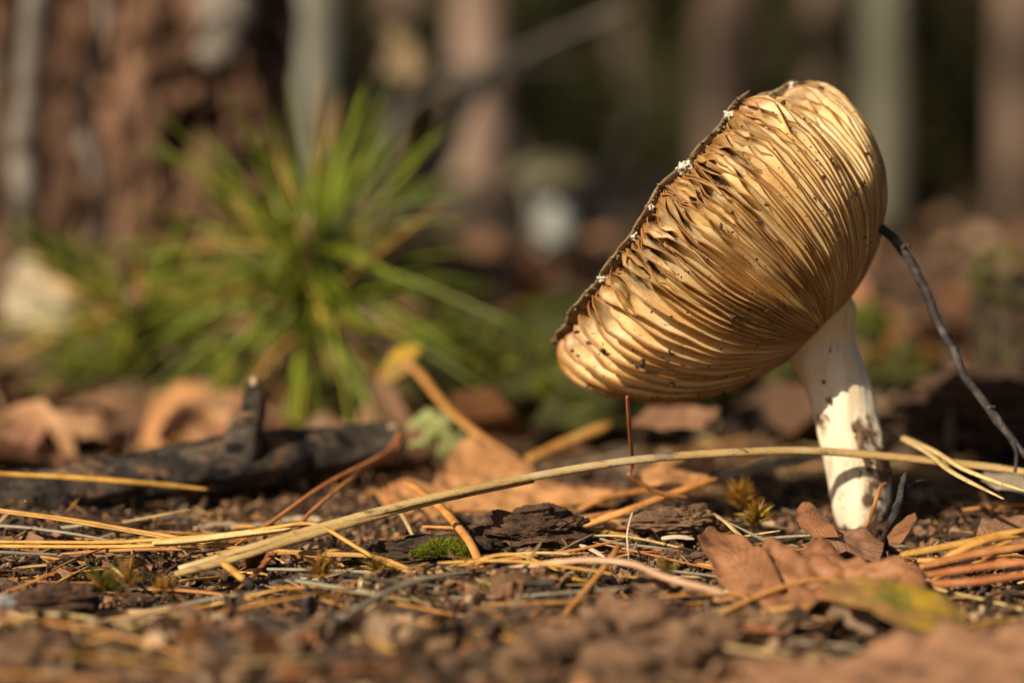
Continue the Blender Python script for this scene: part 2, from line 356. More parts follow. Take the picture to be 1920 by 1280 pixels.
MT['twig_grey'] = mat('grey_twig', [(0.10, 0.08, 0.062), (0.23, 0.195, 0.155)], 1.0, 6, 0.75, 0.06, 6)
MT['stone_grey'] = mat('weathered_twig', [(0.13, 0.13, 0.125), (0.30, 0.30, 0.28)], 6, 7, 0.85, 0.05, 14)
MT['clod'] = mat('soil_clod', [(0.05, 0.028, 0.015), (0.15, 0.082, 0.042), (0.27, 0.155, 0.083)], 1.3, 8, 0.9, 0.12, 5)
MT['trunk_pine'] = mat('pine_trunk', [(0.085, 0.052, 0.034), (0.19, 0.125, 0.088), (0.27, 0.19, 0.14)], 0.14, 7, 0.85, 0.5, 0.5, stretch=(1, 1, 0.4), objrand=0.15)
MT['trunk_grey'] = mat('grey_trunk', [(0.07, 0.065, 0.042), (0.13, 0.12, 0.08), (0.20, 0.185, 0.135)], 0.15, 7, 0.85, 0.4, 0.5, stretch=(1, 1, 0.4), objrand=0.15)
MT['trunk_dim'] = mat('dim_trunk', [(0.06, 0.055, 0.04), (0.15, 0.14, 0.105), (0.26, 0.25, 0.19)], 0.25, 7, 0.85, 0.4, 0.5, stretch=(1, 1, 0.5))
MT['leaf_green'] = mat('woodland_leaf', [(0.036, 0.034, 0.010), (0.078, 0.068, 0.022)], 0.05, 3, 0.6, trans=0.3, objrand=0.25, huerand=0.02)
MT['leaf_dark'] = mat('thicket_leaf', [(0.06, 0.050, 0.022), (0.14, 0.112, 0.055)], 0.03, 3, 0.7, trans=0.15)
MT['shroom_shade_grey'] = mat('shade_greyed_stem', [(0.22, 0.23, 0.20), (0.30, 0.31, 0.27)], 1, 4, 0.6)  # white stem greyed in its base colour to stand in for shade
MT['shroom_olive'] = mat('olive_cap', [(0.08, 0.07, 0.035), (0.15, 0.125, 0.065)], 1, 4, 0.6)
MT['amber'] = mat('amber_bud', [(0.22, 0.15, 0.04), (0.36, 0.27, 0.10)], 6, 4, 0.25, 0.02, 12, sss=0.08, spec=0.6)

# ------------------------------------------------------------------ the forest floor: one sheet to the horizon
def spaced(lo, hi, step, out_lo, out_hi, grow=1.13):
    mid = np.arange(lo, hi + 1e-6, step); L_, R_ = [], []
    d, x = step, lo
    while x > out_lo: d *= grow; x -= d; L_.append(x)
    d, x = step, hi
    while x < out_hi: d *= grow; x += d; R_.append(x)
    return np.concatenate([L_[::-1], mid, R_])
gx = spaced(-17, 17, 0.09, -6000, 6000); gy = spaced(34, 76, 0.11, -4000, 9000)
X, Yg = np.meshgrid(gx, gy, indexing='ij')
q = np.stack([X.ravel(), Yg.ravel(), np.zeros(X.size)], 1)
near = np.clip(1 - (np.hypot(q[:, 0], q[:, 1] - 55) - 40) / 60, 0, 1)
fine = fbm(q / 0.8, 4, 21) * 0.14 + np.abs(vn(q / 1.7, 33)) * 0.15 - 0.12
mid_ = fbm(q / 9.0, 3, 40) * 0.9 * np.clip((q[:, 1] - 75) / 50, 0, 1)
Zg = gz(X, Yg).ravel() + fine * (0.25 + 0.75 * near) + mid_
g = mk('ground', np.stack([q[:, 0], q[:, 1], Zg], 1), grid_faces(len(gx), len(gy))[:, ::-1], MT['soil'], origin=(0, 0, 0))
g['kind'] = 'structure'

# ------------------------------------------------------------------ the mushroom
D0 = 56.0
O = P(1538, 619, D0)
A = np.array([-0.77, 0.13, 0.64]); A /= np.linalg.norm(A)
E1 = np.array([0.64, 0.0, 0.77]); E1 -= A * E1.dot(A); E1 /= np.linalg.norm(E1)
Fv = np.cross(A, E1); Fv = Fv if Fv[1] < 0 else -Fv
prof = np.array([(0.62, -0.10), (1.0, 0.03), (1.6, 0.16), (2.4, 0.46), (3.2, 0.98), (3.8, 1.62), (4.2, 2.35), (4.42, 3.05), (4.44, 3.65), (4.28, 4.2), (4.0, 4.62)])
_d = np.concatenate([[0], np.cumsum(np.hypot(*np.diff(prof, axis=0).T))]); _d /= _d[-1]
def prof_at(s): return np.interp(s, _d, prof[:, 0]), np.interp(s, _d, prof[:, 1])
_ss = np.linspace(0, 1, 200); _pr, _ph = prof_at(_ss)
_k = np.ones(15) / 15                                          # smooth the corner points
_prs = np.convolve(np.pad(_pr, 7, 'edge'), _k, 'valid'); _phs = np.convolve(np.pad(_ph, 7, 'edge'), _k, 'valid')
_nr, _nh = np.gradient(_phs), -np.gradient(_prs); _nl = np.hypot(_nr, _nh); _nr /= _nl; _nh /= _nl      # outward normal in (r,h)
def angd(a, b): return np.angle(np.exp(1j * (a - b)))
def bowl(s, phi, depth):
    """point on the bowl; depth = distance inwards from the free edge of the gills"""
    s, phi, depth = np.broadcast_arrays(np.asarray(s, float), np.asarray(phi, float), np.asarray(depth, float))
    r = np.interp(s, _ss, _prs); h = np.interp(s, _ss, _phs); nr = np.interp(s, _ss, _nr); nh = np.interp(s, _ss, _nh)
    r = r - nr * depth; h = h - nh * depth
    sh = s.shape
    ph3 = np.stack([np.cos(phi).ravel() * 1.7, np.sin(phi).ravel() * 1.7, s.ravel() * 0.8], 1)
    wob = (fbm(ph3, 3, 60)).reshape(sh)
    wob2 = (fbm(ph3 * [4, 4, 1.5] + 9, 2, 61)).reshape(sh)
    rimw = np.clip((s - 0.35) / 0.65, 0, 1)
    r = r + 0.14 * wob * rimw + 0.05 * wob2 * rimw ** 2
    h = h + 0.06 * wob2 * rimw ** 3 + 0.05 * wob * rimw
    gr = np.exp(-(angd(phi, math.radians(33)) / math.radians(8)) ** 2)            # fold between the two lobes
    lobe = 1 / (1 + np.exp((np.abs(angd(phi, math.radians(-8))) - math.radians(36)) / math.radians(4)))
    r = r - 0.62 * gr * np.clip((s - 0.45) / 0.5, 0, 1) + 0.10 * lobe * np.clip((s - 0.4) / 0.5, 0, 1)
    h = h - lobe * 0.42 * rimw
    h = h - 0.10 * r * np.cos(phi) * (1 - np.clip(h / 4.6, 0, 1))
    c, n = np.cos(phi), np.sin(phi)
    return O + (r * c)[..., None] * E1 + (r * n)[..., None] * Fv + h[..., None] * A
def gill_depth(s, phi=None):
    wide = 0.0 if phi is None else np.exp(-(angd(np.asarray(phi, float), math.radians(158)) / math.radians(48)) ** 2)
    s = np.asarray(s, float)
    d = 0.03 + (0.34 + 0.30 * wide) * np.clip(s / 0.58, 0, 1) ** 1.6
    return d * (1 - 0.25 * np.clip((s - 0.86) / 0.14, 0, 1) ** 1.5)

mroot = empty('mushroom', P(1612, 992, D0))
tag(mroot, 'large old mushroom with tilted bowl-shaped cap, golden brown-edged gills and white stem', 'mushroom')
# cap flesh: closed shell between the gill bases and the upper skin
ns, nphi = 40, 220
sg = np.linspace(0.03, 1, ns); pg = np.linspace(0, 2 * np.pi, nphi, endpoint=False)
SG, PG = np.meshgrid(sg, pg, indexing='ij')
outer = bowl(SG, PG, gill_depth(SG, PG)); thick = 0.16 + 0.75 * (1 - SG) ** 1.1
inner = bowl(SG[::-1], PG, gill_depth(SG[::-1], PG) + thick[::-1])
V = np.concatenate([outer.reshape(-1, 3), inner.reshape(-1, 3)])
rim = np.concatenate([SG.ravel(), SG[::-1].ravel()])
cap = mk('cap', V, grid_faces(2 * ns, nphi, True), MT['flesh'], mroot, origin=O, attrs={'rim': rim})
# upper skin with the dry margin: it runs up the inside, turns over the edge and ends as a lip over the gill ends
def d_in(x): return gill_depth(x, math.radians(158)) + 0.17 + 0.75 * np.clip(1 - x, 0, 1) ** 1.1
lipS = list(np.linspace(0.05, 0.95, 24)); lipD = [float(d_in(x)) + 0.03 for x in lipS]
lipS += [0.985, 1.003, 1.011, 1.012, 1.006, 0.996, 0.990, 0.989, 0.985]; lipD += [float(d_in(0.985)) + 0.02, 0.36, 0.24, 0.10, 0.01, -0.01, 0.05, 0.20, 0.36]
nph = 520
S2, P2 = np.meshgrid(np.array(lipS), np.linspace(0, 2 * np.pi, nph, endpoint=False), indexing='ij'); DD = np.array(lipD)[:, None] + 0 * P2
qq = np.stack([np.cos(P2).ravel() * 14, np.sin(P2).ravel() * 14, S2.ravel() * 14], 1)
rag = fbm(qq, 4, 77).reshape(S2.shape); rag2 = fbm(qq * 0.45 + 4, 3, 78).reshape(S2.shape)
edgef = np.clip((S2 - 0.95) / 0.05, 0, 1)
V = bowl(S2, P2, DD + (0.08 * rag + 0.10 * rag2) * edgef) + A * ((rag * 0.05 + rag2 * 0.06) * edgef)[..., None]
mk('cap_skin', V.reshape(-1, 3), grid_faces(len(lipS), nph, True)[:, ::-1], MT['skin'], cap, origin=O)

# gills, one by one
phis, wls = [], []
a = 0.0
while a < 2 * math.pi:
    d = math.degrees(a)
    wl = math.exp(-((d - 158) / 36) ** 2)                      # broad, widely set gills on the low side
    sp = 0.115 + 0.40 * wl + 0.03 * math.exp(-((d - 10) / 30) ** 2)
    if d > 215: sp = 0.30
    phis.append(a); wls.append(wl if d < 215 else 0.0); a += sp / 4.2 * rng.uniform(0.75, 1.25)
gl = []
for i, p in enumerate(phis):
    gl.append((p, 0.03, 1, wls[i]))
    nx = phis[(i + 1) % len(phis)]
    if 0 < p < math.radians(215) and rng.random() < 0.42 - 0.2 * wls[i] and i + 1 < len(phis):
        gl.append((p + (nx - p) * rng.uniform(0.4, 0.6), rng.uniform(0.45, 0.78), 0, wls[i]))
print('gills', len(gl))
nS, nD = 30, 5
ss = np.linspace(0, 1, nS)
for gi, (p, s0, full, wl) in enumerate(gl):
    s = s0 + ((0.988 if full else 0.98) - s0) * ss
    dep = gill_depth(s, p)
    if not full: dep = dep * np.clip((s - s0) / 0.22, 0.04, 1) ** 0.7 * 0.9
    dep = dep * (1 - 0.55 * np.clip((s - 0.93) / 0.06, 0, 1)) * (1 + (0.10 + 0.25 * np.clip((s - 0.75) / 0.2, 0, 1)) * vn(np.stack([s * 7, np.full(nS, gi * 3.3), np.zeros(nS)], 1), 5))
    T = np.array([0, 0.35, 0.70, 0.93 - 0.07 * wl, 1.0])                                     # 0 base .. 1 free edge
    Sg_, Tg = np.meshgrid(s, T, indexing='ij'); Dg = dep[:, None] * np.ones(nD)
    # sideways wander: common to neighbours (low frequency) and own (free edge, near the margin)
    com = fbm(np.stack([Sg_.ravel() * 3.0, np.full(Sg_.size, p * 5), Tg.ravel() * 0.3], 1), 3, 81).reshape(Sg_.shape)
    own = fbm(np.stack([Sg_.ravel() * 6.5, np.full(Sg_.size, gi * 5.1), Tg.ravel() * 0.8], 1), 2, 90).reshape(Sg_.shape)
    rimk = np.clip((Sg_ - 0.70) / 0.26, 0, 1)
    crk = fbm(np.stack([Sg_.ravel() * 20, np.full(Sg_.size, gi * 2.7), Tg.ravel() * 1.4], 1), 2, 95).reshape(Sg_.shape)
    lat = 0.050 * com * (0.4 + Tg) + 0.030 * own * Tg + rimk * (0.26 * own + 0.16 * crk) * (0.25 + Tg) * (1.15 - 0.5 * rimk)
    lean = (0.07 * math.sin(p * 2.0 + 0.4) + 0.16 * float(vn([[p * 3.0, 0.5, 0.5]], 88)[0]) + 0.09 * float(vn([[p * 14.0, 0.5, 0.5]], 89)[0])) * Tg
    rr = np.interp(Sg_, _ss, _prs)
    env = np.clip(rr / 2.6, 0.1, 1)
    ph = p + (lat + lean) * env / np.maximum(rr, 0.7)
    th = (0.017 - 0.007 * Tg) * (1 + 0.5 * wl) * np.clip(rr / 2.0, 0.45, 1.1)
    base_depth = gill_depth(Sg_, p)
    depth = base_depth + 0.05 - (Dg + 0.05) * Tg + 0.02 * rimk * crk
    Lp = bowl(Sg_, ph + th / np.maximum(rr, 0.7), depth); Rp = bowl(Sg_, ph - th / np.maximum(rr, 0.7), depth)
    strip = np.concatenate([Lp, Rp[:, ::-1]], 1)                 # base-left .. edge-left, edge-right .. base-right
    V = strip.reshape(-1, 3); Fq = grid_faces(nS, 2 * nD)
    k = 2 * nD; cap0 = np.arange(k)
    ends = np.concatenate([np.stack([cap0[j], cap0[j + 1], cap0[k - 2 - j], cap0[k - 1 - j]])[None] for j in range(nD - 1)])
    ends = np.concatenate([ends, ends[:, ::-1] + (nS - 1) * k])
    tt = np.concatenate([Tg, Tg[:, ::-1]], 1).ravel(); rm = np.repeat(s, k)
    edge = np.where(tt > 0.99, 1.0, np.where(tt > 0.8, 0.55 + 0.22 * wl, tt * 0.5))
    mk('gill', V, [Fq, ends], MT['gill'], cap, origin=O, attrs={'edge': edge, 'rim': rm})

# stem
sp_px = [(1512, 572, 0.90), (1522, 596, 1.02), (1531, 622, 0.93), (1545, 660, 0.78), (1563, 700, 0.74), (1581, 760, 0.745), (1598, 820, 0.77), (1608, 870, 0.755), (1613, 915, 0.72), (1615, 955, 0.66), (1615, 985, 0.56), (1614, 1010, 0.42)]
ctl = np.array([[*P(a, b, D0), r] for a, b, r in sp_px]); cr = catmull(ctl, 90)
V, F = tube(cr[:, :3], cr[:, 3], 64)
n3 = fbm(V * [1.1, 1.1, 0.5], 4, 70); n4 = fbm(V * [3.5, 3.5, 0.9], 3, 71)
ctr = np.repeat(cr[:, :3], 64, 0); rad = V[:-2] - ctr
V[:-2] = ctr + rad * (1 + 0.045 * n3[:-2] + 0.030 * n4[:-2])[:, None]
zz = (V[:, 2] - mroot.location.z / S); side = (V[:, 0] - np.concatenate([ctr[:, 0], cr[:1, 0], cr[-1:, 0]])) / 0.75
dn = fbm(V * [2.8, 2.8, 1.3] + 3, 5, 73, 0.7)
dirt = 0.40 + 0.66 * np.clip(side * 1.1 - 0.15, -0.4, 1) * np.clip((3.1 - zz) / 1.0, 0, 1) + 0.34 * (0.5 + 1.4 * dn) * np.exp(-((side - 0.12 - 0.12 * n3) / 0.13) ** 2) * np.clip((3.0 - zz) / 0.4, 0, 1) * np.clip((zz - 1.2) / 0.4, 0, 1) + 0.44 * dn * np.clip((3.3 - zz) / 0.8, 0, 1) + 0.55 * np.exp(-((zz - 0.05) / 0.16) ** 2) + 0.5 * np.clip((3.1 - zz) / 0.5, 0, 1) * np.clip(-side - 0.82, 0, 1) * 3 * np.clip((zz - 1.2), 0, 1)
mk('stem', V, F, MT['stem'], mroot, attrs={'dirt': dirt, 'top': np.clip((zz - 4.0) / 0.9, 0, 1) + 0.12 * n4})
# pale crumbs on the margin and dirt specks on gills and stem
def unproj_phi(px, py):
    v = P(px, py, D0) - O; return v
marg = [(1280, 318, 0.15), (1296, 324, 0.07), (1381, 226, 0.10), (1219, 386, 0.085), (1186, 438, 0.10), (1176, 450, 0.07), (1111, 512, 0.10), (1108, 528, 0.08), (1093, 545, 0.06), (1480, 160, 0.11), (1425, 168, 0.14), (1442, 176, 0.12), (1048, 628, 0.12), (1062, 600, 0.09), (1078, 572, 0.07), (1072, 690, 0.08)]
for i, (px, py, r) in enumerate(marg):
    best = None
    for p in np.linspace(0, math.pi, 181):
        w_ = bowl(1.0, p, 0.16)
        # nearest point of the margin on the sight line
        t = P(px, py, w_[1]); e = np.linalg.norm(t - w_)
        if best is None or e < best[0]: best = (e, w_)
    c = best[1] - np.array([0, 0.06, 0])
    V, F = lump(c, np.array([r, r, r * 0.9]) * 0.95, 0.55, 2.2, 100 + i, 3)
    mk('margin_crumb', V, F, MT['whitecrumb'] if i in (0, 1, 2, 3, 4, 6, 9) else MT['skin'], cap)
# small scurf along the dry margin
pcs = []
for i in range(270):
    p = rng.uniform(-0.3, math.pi + 0.2); c = bowl(rng.uniform(0.985, 1.012), p, rng.uniform(0.02, 0.24)); r = rng.uniform(0.018, 0.05)
    pcs.append(lump(c, (r, r, r * 0.7), 0.5, 2, i, 1, 2))
V, F, pid = join(pcs); o = mk('scurf', V, F, MT['skin'], mroot); o['kind'] = 'stuff'
pcs = []
for i in range(330):
    p = rng.uniform(0.25, math.pi + 0.1); s_ = rng.beta(2.2, 1.8) * 0.9 + 0.08
    if rng.random() < 0.25: p = rng.normal(1.75, 0.25); s_ = rng.normal(0.6, 0.12)
    s_ = min(max(s_, 0.06), 0.97); r = 0.008 + 0.012 * rng.random() + 0.035 * rng.random() ** 9
    pcs.append(lump(bowl(s_, p, rng.uniform(-0.006, 0.03)), r * rng.uniform(0.5, 1.6, 3), 0.8, 2.5, i, 1 if r < 0.022 else 2, 2))
V, F, pid = join(pcs); o = mk('dirt_speck', V, F, MT['dirt'], mroot); o['kind'] = 'stuff'
pcs = []
for (px, py) in [(1556, 655), (1544, 716), (1553, 750)]:
    c = P(px, py, D0 - 0.74); r = rng.uniform(0.02, 0.05); pcs.append(lump(c, (r, 0.03, r * rng.uniform(1, 2)), 0.6, 2, px, 2, 2))
for i in range(110):
    k = rng.integers(45, 84); an = rng.uniform(math.pi * 1.45, math.pi * 2.2); r = 0.012 + 0.035 * rng.random() ** 2
    pcs.append(lump(cr[k, :3] + np.array([math.cos(an), math.sin(an), 0]) * cr[k, 3] * 0.99, (r, r, r), 0.6, 2, i, 1, 2))
V, F, pid = join(pcs); o = mk('soil_fleck', V, F, MT['dirt'], mroot); o['kind'] = 'stuff'

pcs = []
for i in range(150):
    an = rng.uniform(0, 2 * np.pi); rr_ = 0.42 + 0.30 * rng.random(); r = 0.03 + 0.10 * rng.random() ** 2
    b_ = P(1614, 988, D0); q_ = b_ + np.array([math.cos(an) * rr_, math.sin(an) * rr_, 0.0]); q_[2] = gz1(q_[0], q_[1]) + rng.uniform(-0.05, 0.20) * (1.3 if math.cos(an) > 0.2 else 0.6)
    pcs.append(lump(q_, r * rng.uniform(0.7, 1.3, 3), 0.6, 2.2, i, 2, 3))
V, F, pid = join(pcs); o = mk('clinging_soil', V, F, MT['bark'], mroot); o['kind'] = 'stuff'

# ------------------------------------------------------------------ the twig leaning on the cap, and other twigs
def twig(name, pts, r0, r1, m, label, cat='twig', side=(), n=40, sides=8, group=None, knots=0.28, parent_name='side_twig'):
    path = catmull(pts, n); t = np.linspace(0, 1, n)
    rad = (r0 + (r1 - r0) * t) * (1 + knots * np.maximum(0, vn(np.stack([t * 14, t * 0, t * 0 + r0 * 99], 1), 7)) * 2)
    path = path + fbm(np.stack([t * 9, t * 0 + 3, t * 0 + pts[0][0]], 1), 2, 3)[:, None] * np.array([0.5, 0.3, 0.5]) * r0
    V, F = tube(path, rad, sides)
    o = mk(name, V, F, m, origin=path[np.argmin(path[:, 2])])
    for sp in side:
        pth = catmull(sp[0], 14); V, F = tube(pth, np.linspace(sp[1], sp[2], 14), 6); mk(parent_name, V, F, m, o)
    return tag(o, label, cat, group)
twig('twig', [P(1652, 424, 55.4), P(1700, 478, 55.2), P(1745, 570, 55.0), P(1775, 640, 54.8), P(1812, 712, 54.6), P(1860, 775, 54.4), P(1900, 826, 54.2), P(1945, 880, 54.0), P(2000, 960, 53.6), G(2050, 1020)],
     0.115, 0.075, MT['twig'], 'thin shade-darkened twig with small knots slanting down from the mushroom cap edge',
     side=[([P(1898, 826, 54.2), P(1906, 850, 54.0), P(1903, 885, 53.9)], 0.07, 0.04), ([P(1690, 468, 55.2), P(1700, 458, 55.0), P(1706, 462, 54.9)], 0.07, 0.04), ([P(1852, 764, 54.4), P(1866, 762, 54.2)], 0.05, 0.03)], n=70)
twig('twig', [G(1655, 1030, 0.02), P(1668, 985, 51.5), P(1684, 940, 51.8), P(1692, 905, 52.0), P(1696, 890, 52.2)], 0.11, 0.05, MT['twig'],
     'short knobbly dark twig standing beside the base of the large stem', side=[([P(1690, 920, 52), P(1712, 905, 52.4), P(1735, 900, 52.8)], 0.05, 0.03)])

# ------------------------------------------------------------------ straws and needles
def needle(pts, wpx, m, label, name='pine_needle', cat='pine needle', twin=None, flat=0.6, n=46, taper=(0.7, 0.35), group=None, sheath=False):
    """wpx: width in photo pixels; twin = list of points for the second needle of the pair"""
    def one(pl):
        path = catmull(pl, n); t = np.linspace(0, 1, n)
        half = 0.5 * wpx * path[:, 1] / FPX
        rad = half * (1 - (1 - taper[0]) * np.clip(1 - t / 0.15, 0, 1)) * (1 - (1 - taper[1]) * np.clip((t - 0.8) / 0.2, 0, 1))
        return tube(path, rad, 8, flat, up=(0.1, -0.75, 0.65), groove=0.35), path
    (V, F), path = one(pts); low = path[np.argmin(path[:, 2])]
    if twin is None and not sheath:
        o = mk(name, V, F, m, origin=low)
    else:
        o = empty(name, low); mk('blade', V, F, m, o)
        if twin is not None:
            (V2, F2), _ = one(twin); mk('blade', V2, F2, m, o)
        if sheath:
            e = path[-1] - path[-4]; e /= np.linalg.norm(e); hw = 0.5 * wpx * path[-1, 1] / FPX
            V3, F3 = tube([path[-1] - e * 0.05, path[-1] + e * 0.12, path[-1] + e * 0.26], [hw * 1.05, hw * 1.25, hw * 0.7], 8)
            mk('sheath', V3, F3, MT['charcoal'], o)
    return tag(o, label, cat, group)

big = [P(335, 1066, 49.9), P(470, 1026, 50.2), P(600, 988, 50.8), P(800, 935, 51.6), P(1000, 893, 52.4), P(1200, 861, 53.2), P(1400, 847, 54.0), P(1520, 845, 54.5), P(1650, 854, 54.7), P(1800, 869, 54.6), P(1920, 884, 54.4), P(2020, 910, 54.2), P(2120, 960, 53.8)]
needle(big, 17, MT['straw'], 'long pale weathered straw arching over the litter in front of the large stem', 'straw', 'straw',
       twin=[P(328, 1076, 49.7), P(420, 1052, 50.0), P(560, 1009, 50.5), P(800, 941, 51.7), P(1000, 899, 52.5)], n=90, taper=(0.75, 0.8), flat=0.7)
needle([P(-60, 878, 55.0), P(0, 888, 55.2), P(120, 894, 55.8), P(230, 902, 56.2), P(320, 910, 56.8), P(392, 917, 57.2)], 12, MT['needle'], 'stout amber pine needle lying across the charred stick')
needle([P(-60, 946, 53), P(0, 955, 52.8), P(141, 974, 52.4), P(262, 995, 52.0), P(403, 1018, 51.4), P(469, 1028, 51.2), P(609, 1036, 50.9), P(694, 1041, 50.7), P(749, 1058, 50.3), P(808, 1086, 49.9), P(874, 1111, 49.3), P(921, 1121, 49.0), P(1034, 1125, 48.9)],
       7, MT['needle'], 'long thin amber needle pair sagging from the charred stick down to the crumbs', n=110,
       twin=[P(-60, 950, 53), P(0, 959, 52.8), P(100, 972, 52.4), P(262, 999, 52.0), P(403, 1021, 51.4), P(469, 1031, 51.2), P(609, 1039, 50.9), P(694, 1043, 50.7), P(752, 1062, 50.3), P(800, 1080, 50.0)])
needle([P(-60, 1014, 51.4), P(0, 1015, 51.3), P(187, 1016, 51.2), P(281, 1012, 51.2), P(422, 1001, 51.1), P(515, 988, 51.0), P(562, 981, 50.9), P(600, 985, 50.8), P(647, 1012, 50.5), P(694, 1040, 50.2), P(738, 1062, 49.9), P(777, 1071, 49.8), P(827, 1071, 49.7), P(874, 1057, 49.8), P(929, 1041, 49.9), P(972, 1040, 49.9), P(1011, 1053, 49.8), P(1050, 1071, 49.7), P(1073, 1081, 49.6)],
       8, MT['needle'], 'long wavy golden needle pair humped over the pale weathered straw', n=130,
       twin=[P(-60, 1021, 51.4), P(0, 1023, 51.3), P(187, 1024, 51.2), P(300, 1021, 51.2), P(422, 1009, 51.1), P(500, 999, 51.05), P(560, 990, 51.0)])
needle([P(285, 1017, 51.15), P(360, 1011, 51.1), P(440, 1001, 51.05), P(520, 991, 51.0), P(560, 984, 51.0)], 13, MT['needle_pale'], 'broad bleached cream needle beneath the wavy golden pair', flat=0.4)
needle([P(750, 808, 61.0), P(735, 838, 60.0), P(703, 860, 58.0), P(609, 908, 55.5), P(506, 980, 53.0), P(440, 1022, 52.0)], 10, MT['needle_red'], 'rusty needle pair leaning from the broken end of the charred stick', n=60,
       twin=[P(752, 812, 61.0), P(742, 842, 60.0), P(693, 870, 57.8), P(586, 957, 54.0), P(515, 1036, 51.6), P(469, 1084, 50.2), P(425, 1120, 49.2)])
needle([P(760, 905, 57.0), P(780, 915, 56.0), P(827, 952, 53.8), P(859, 987, 52.4), P(882, 1018, 51.2), P(898, 1053, 50.2), P(906, 1080, 49.6)], 17, MT['needle'], 'thick orange leaf stalk with a black foot bent over the mossy wood', 'leaf_stalk', 'leaf stalk', sheath=True, flat=0.9, taper=(0.8, 1))
needle([P(1160, 1020, 49.6), P(1144, 1049, 48.9), P(1089, 1116, 47.4), P(1046, 1167, 46.4)], 12, MT['needle_red'], 'tan brown needle leaning steeply over the brown crumbs', taper=(0.5, 0.9))
needle([P(905, 1074, 49.7), P(991, 1060, 49.5), P(1050, 1053, 49.2), P(1109, 1049, 48.8), P(1187, 1057, 48.2), P(1245, 1081, 47.4), P(1340, 1106, 46.6), P(1362, 1112, 46.5)], 13, MT['needle_pink'], 'broad pinkish tan needle arching towards the curled rust leaf', n=60)
needle([P(560, 1205, 44.2), P(640, 1161, 45.4), P(687, 1131, 46.4), P(730, 1108, 47.2), P(796, 1085, 48.2), P(890, 1069, 49.2)], 13, MT['needle_grey'], 'grey green stalk curving up out of the foreground crumbs', 'grass_stalk', 'grass stalk')
needle([P(1662, 806, 57.5), P(1736, 846, 55.0), P(1786, 885, 53.0), P(1882, 935, 51.0)], 13, MT['needle_pale'], 'golden needle pair forking outward just right of the large stem base',
       twin=[P(1662, 806, 57.5), P(1745, 842, 55.2), P(1806, 878, 53.8), P(1864, 901, 53.2), P(1935, 924, 52.6)])
needle([G(-60, 1160, 0.12), G(0, 1156, 0.14), G(160, 1152, 0.16), G(328, 1146, 0.2)], 16, MT['needle_pink'], 'straight reddish tan straw in front of the dark bark flake', 'straw', 'straw')
needle([G(20, 1212, 0.15), G(140, 1178, 0.2), G(211, 1164, 0.3), G(330, 1156, 0.3), G(470, 1160, 0.2), G(656, 1160, 0.15)], 13, MT['needle_grey'], 'long dull grey straw bent along the foreground crumbs', 'straw', 'straw')
needle([G(1296, 946, 0.2), P(1349, 970, 53.6), P(1380, 996, 52.0), P(1421, 1032, 50.4)], 11, MT['needle_pale'], 'pale yellow needle between the stem base and the curled rust leaf')
needle([P(1240, 1009, 52.0), P(1270, 1006, 52), P(1302, 1010, 52)], 10, MT['leaf_pale'], 'short cream wood splinter beside the curled rust leaf', 'splinter', 'splinter', flat=0.5)
needle([P(1088, 1021, 51.6), P(1110, 1030, 51.2), P(1134, 1044, 50.8)], 10, MT['leaf_pale'], 'short cream wood splinter below the dark bark chunk', 'splinter', 'splinter', flat=0.5)
needle([P(1186, 960, 51.5), P(1180, 980, 51.5), P(1176, 1005, 51.4), P(1179, 1050, 50.8)], 4, MT['leaf_pale'], 'fine white upright fibre standing in the crumbs', 'plant_fibre', 'fibre')
needle([P(991, 1062, 49.5), P(968, 1092, 48.9), P(940, 1122, 48.4)], 8, MT['needle_grey'], 'thin silver grey splinter crossing the wavy golden needle tip', 'splinter', 'splinter')
needle([P(1000, 1130, 48.3), P(1020, 1150, 47.6), P(1042, 1172, 46.8)], 9, MT['needle_grey'], 'pale grey splinter meeting the steep tan needle foot', 'splinter', 'splinter')
needle([P(1176, 742, 53.0), P(1180, 790, 53.4), P(1185, 862, 54.4), P(1183, 885, 54.6)], 9, MT['needle_red'], 'upright thin reddish stalk between the cap underside and the straw', 'leaf_stalk', 'leaf stalk', n=30)
needle([P(1178, 888, 54.5), P(1200, 905, 54.7), P(1240, 925, 55.0), P(1290, 932, 55.4)], 11, MT['needle_red'], 'dark red curved stalk lying behind the upright reddish stalk', 'leaf_stalk', 'leaf stalk')
needle([P(1662, 905, 54.0), P(1650, 915, 53.6), P(1640, 945, 53.4), P(1630, 975, 53.5), P(1614, 1000, 53.6)], 8, MT['needle_red'], 'curved red fibre hooked against the foot of the large stem', 'plant_fibre', 'fibre')
needle([P(752, 676, 68.6), P(786, 700, 67.4), P(838, 764, 65.5), P(905, 820, 64), P(975, 860, 63.4)], 17, MT['needle_red'], 'pale orange stalk running down from the small yellow leaf', 'leaf_stalk', 'leaf stalk')
needle([P(1145, 795, 66), P(1080, 822, 65), P(990, 862, 63.5)], 22, MT['needle'], 'orange needle behind the big tan leaf pointing at the stalk', taper=(0.4, 0.9))
needle([P(-40, 808, 76), P(80, 832, 75), P(240, 858, 74)], 32, MT['needle_pink'], 'broad pale orange straw lying behind the charred stick', 'straw', 'straw')
needle([P(1320, 905, 58.5), P(1400, 882, 59), P(1470, 866, 59.2), P(1540, 858, 59.5)], 22, MT['needle_grey'], 'flat grey strip of grass just behind the straw and large stem', 'dry_grass', 'grass', flat=0.3)
needle([P(1085, 988, 54.5), P(1187, 953, 55), P(1262, 925, 56), P(1345, 896, 57)], 15, MT['needle'], 'orange needle rising behind the dark bark chunk towards the stem')
needle([P(1085, 955, 57), P(1128, 935, 57.2), P(1190, 922, 57.8), P(1260, 912, 58.2)], 13, MT['needle_red'], 'rusty needle resting on the tip of the big tan leaf')
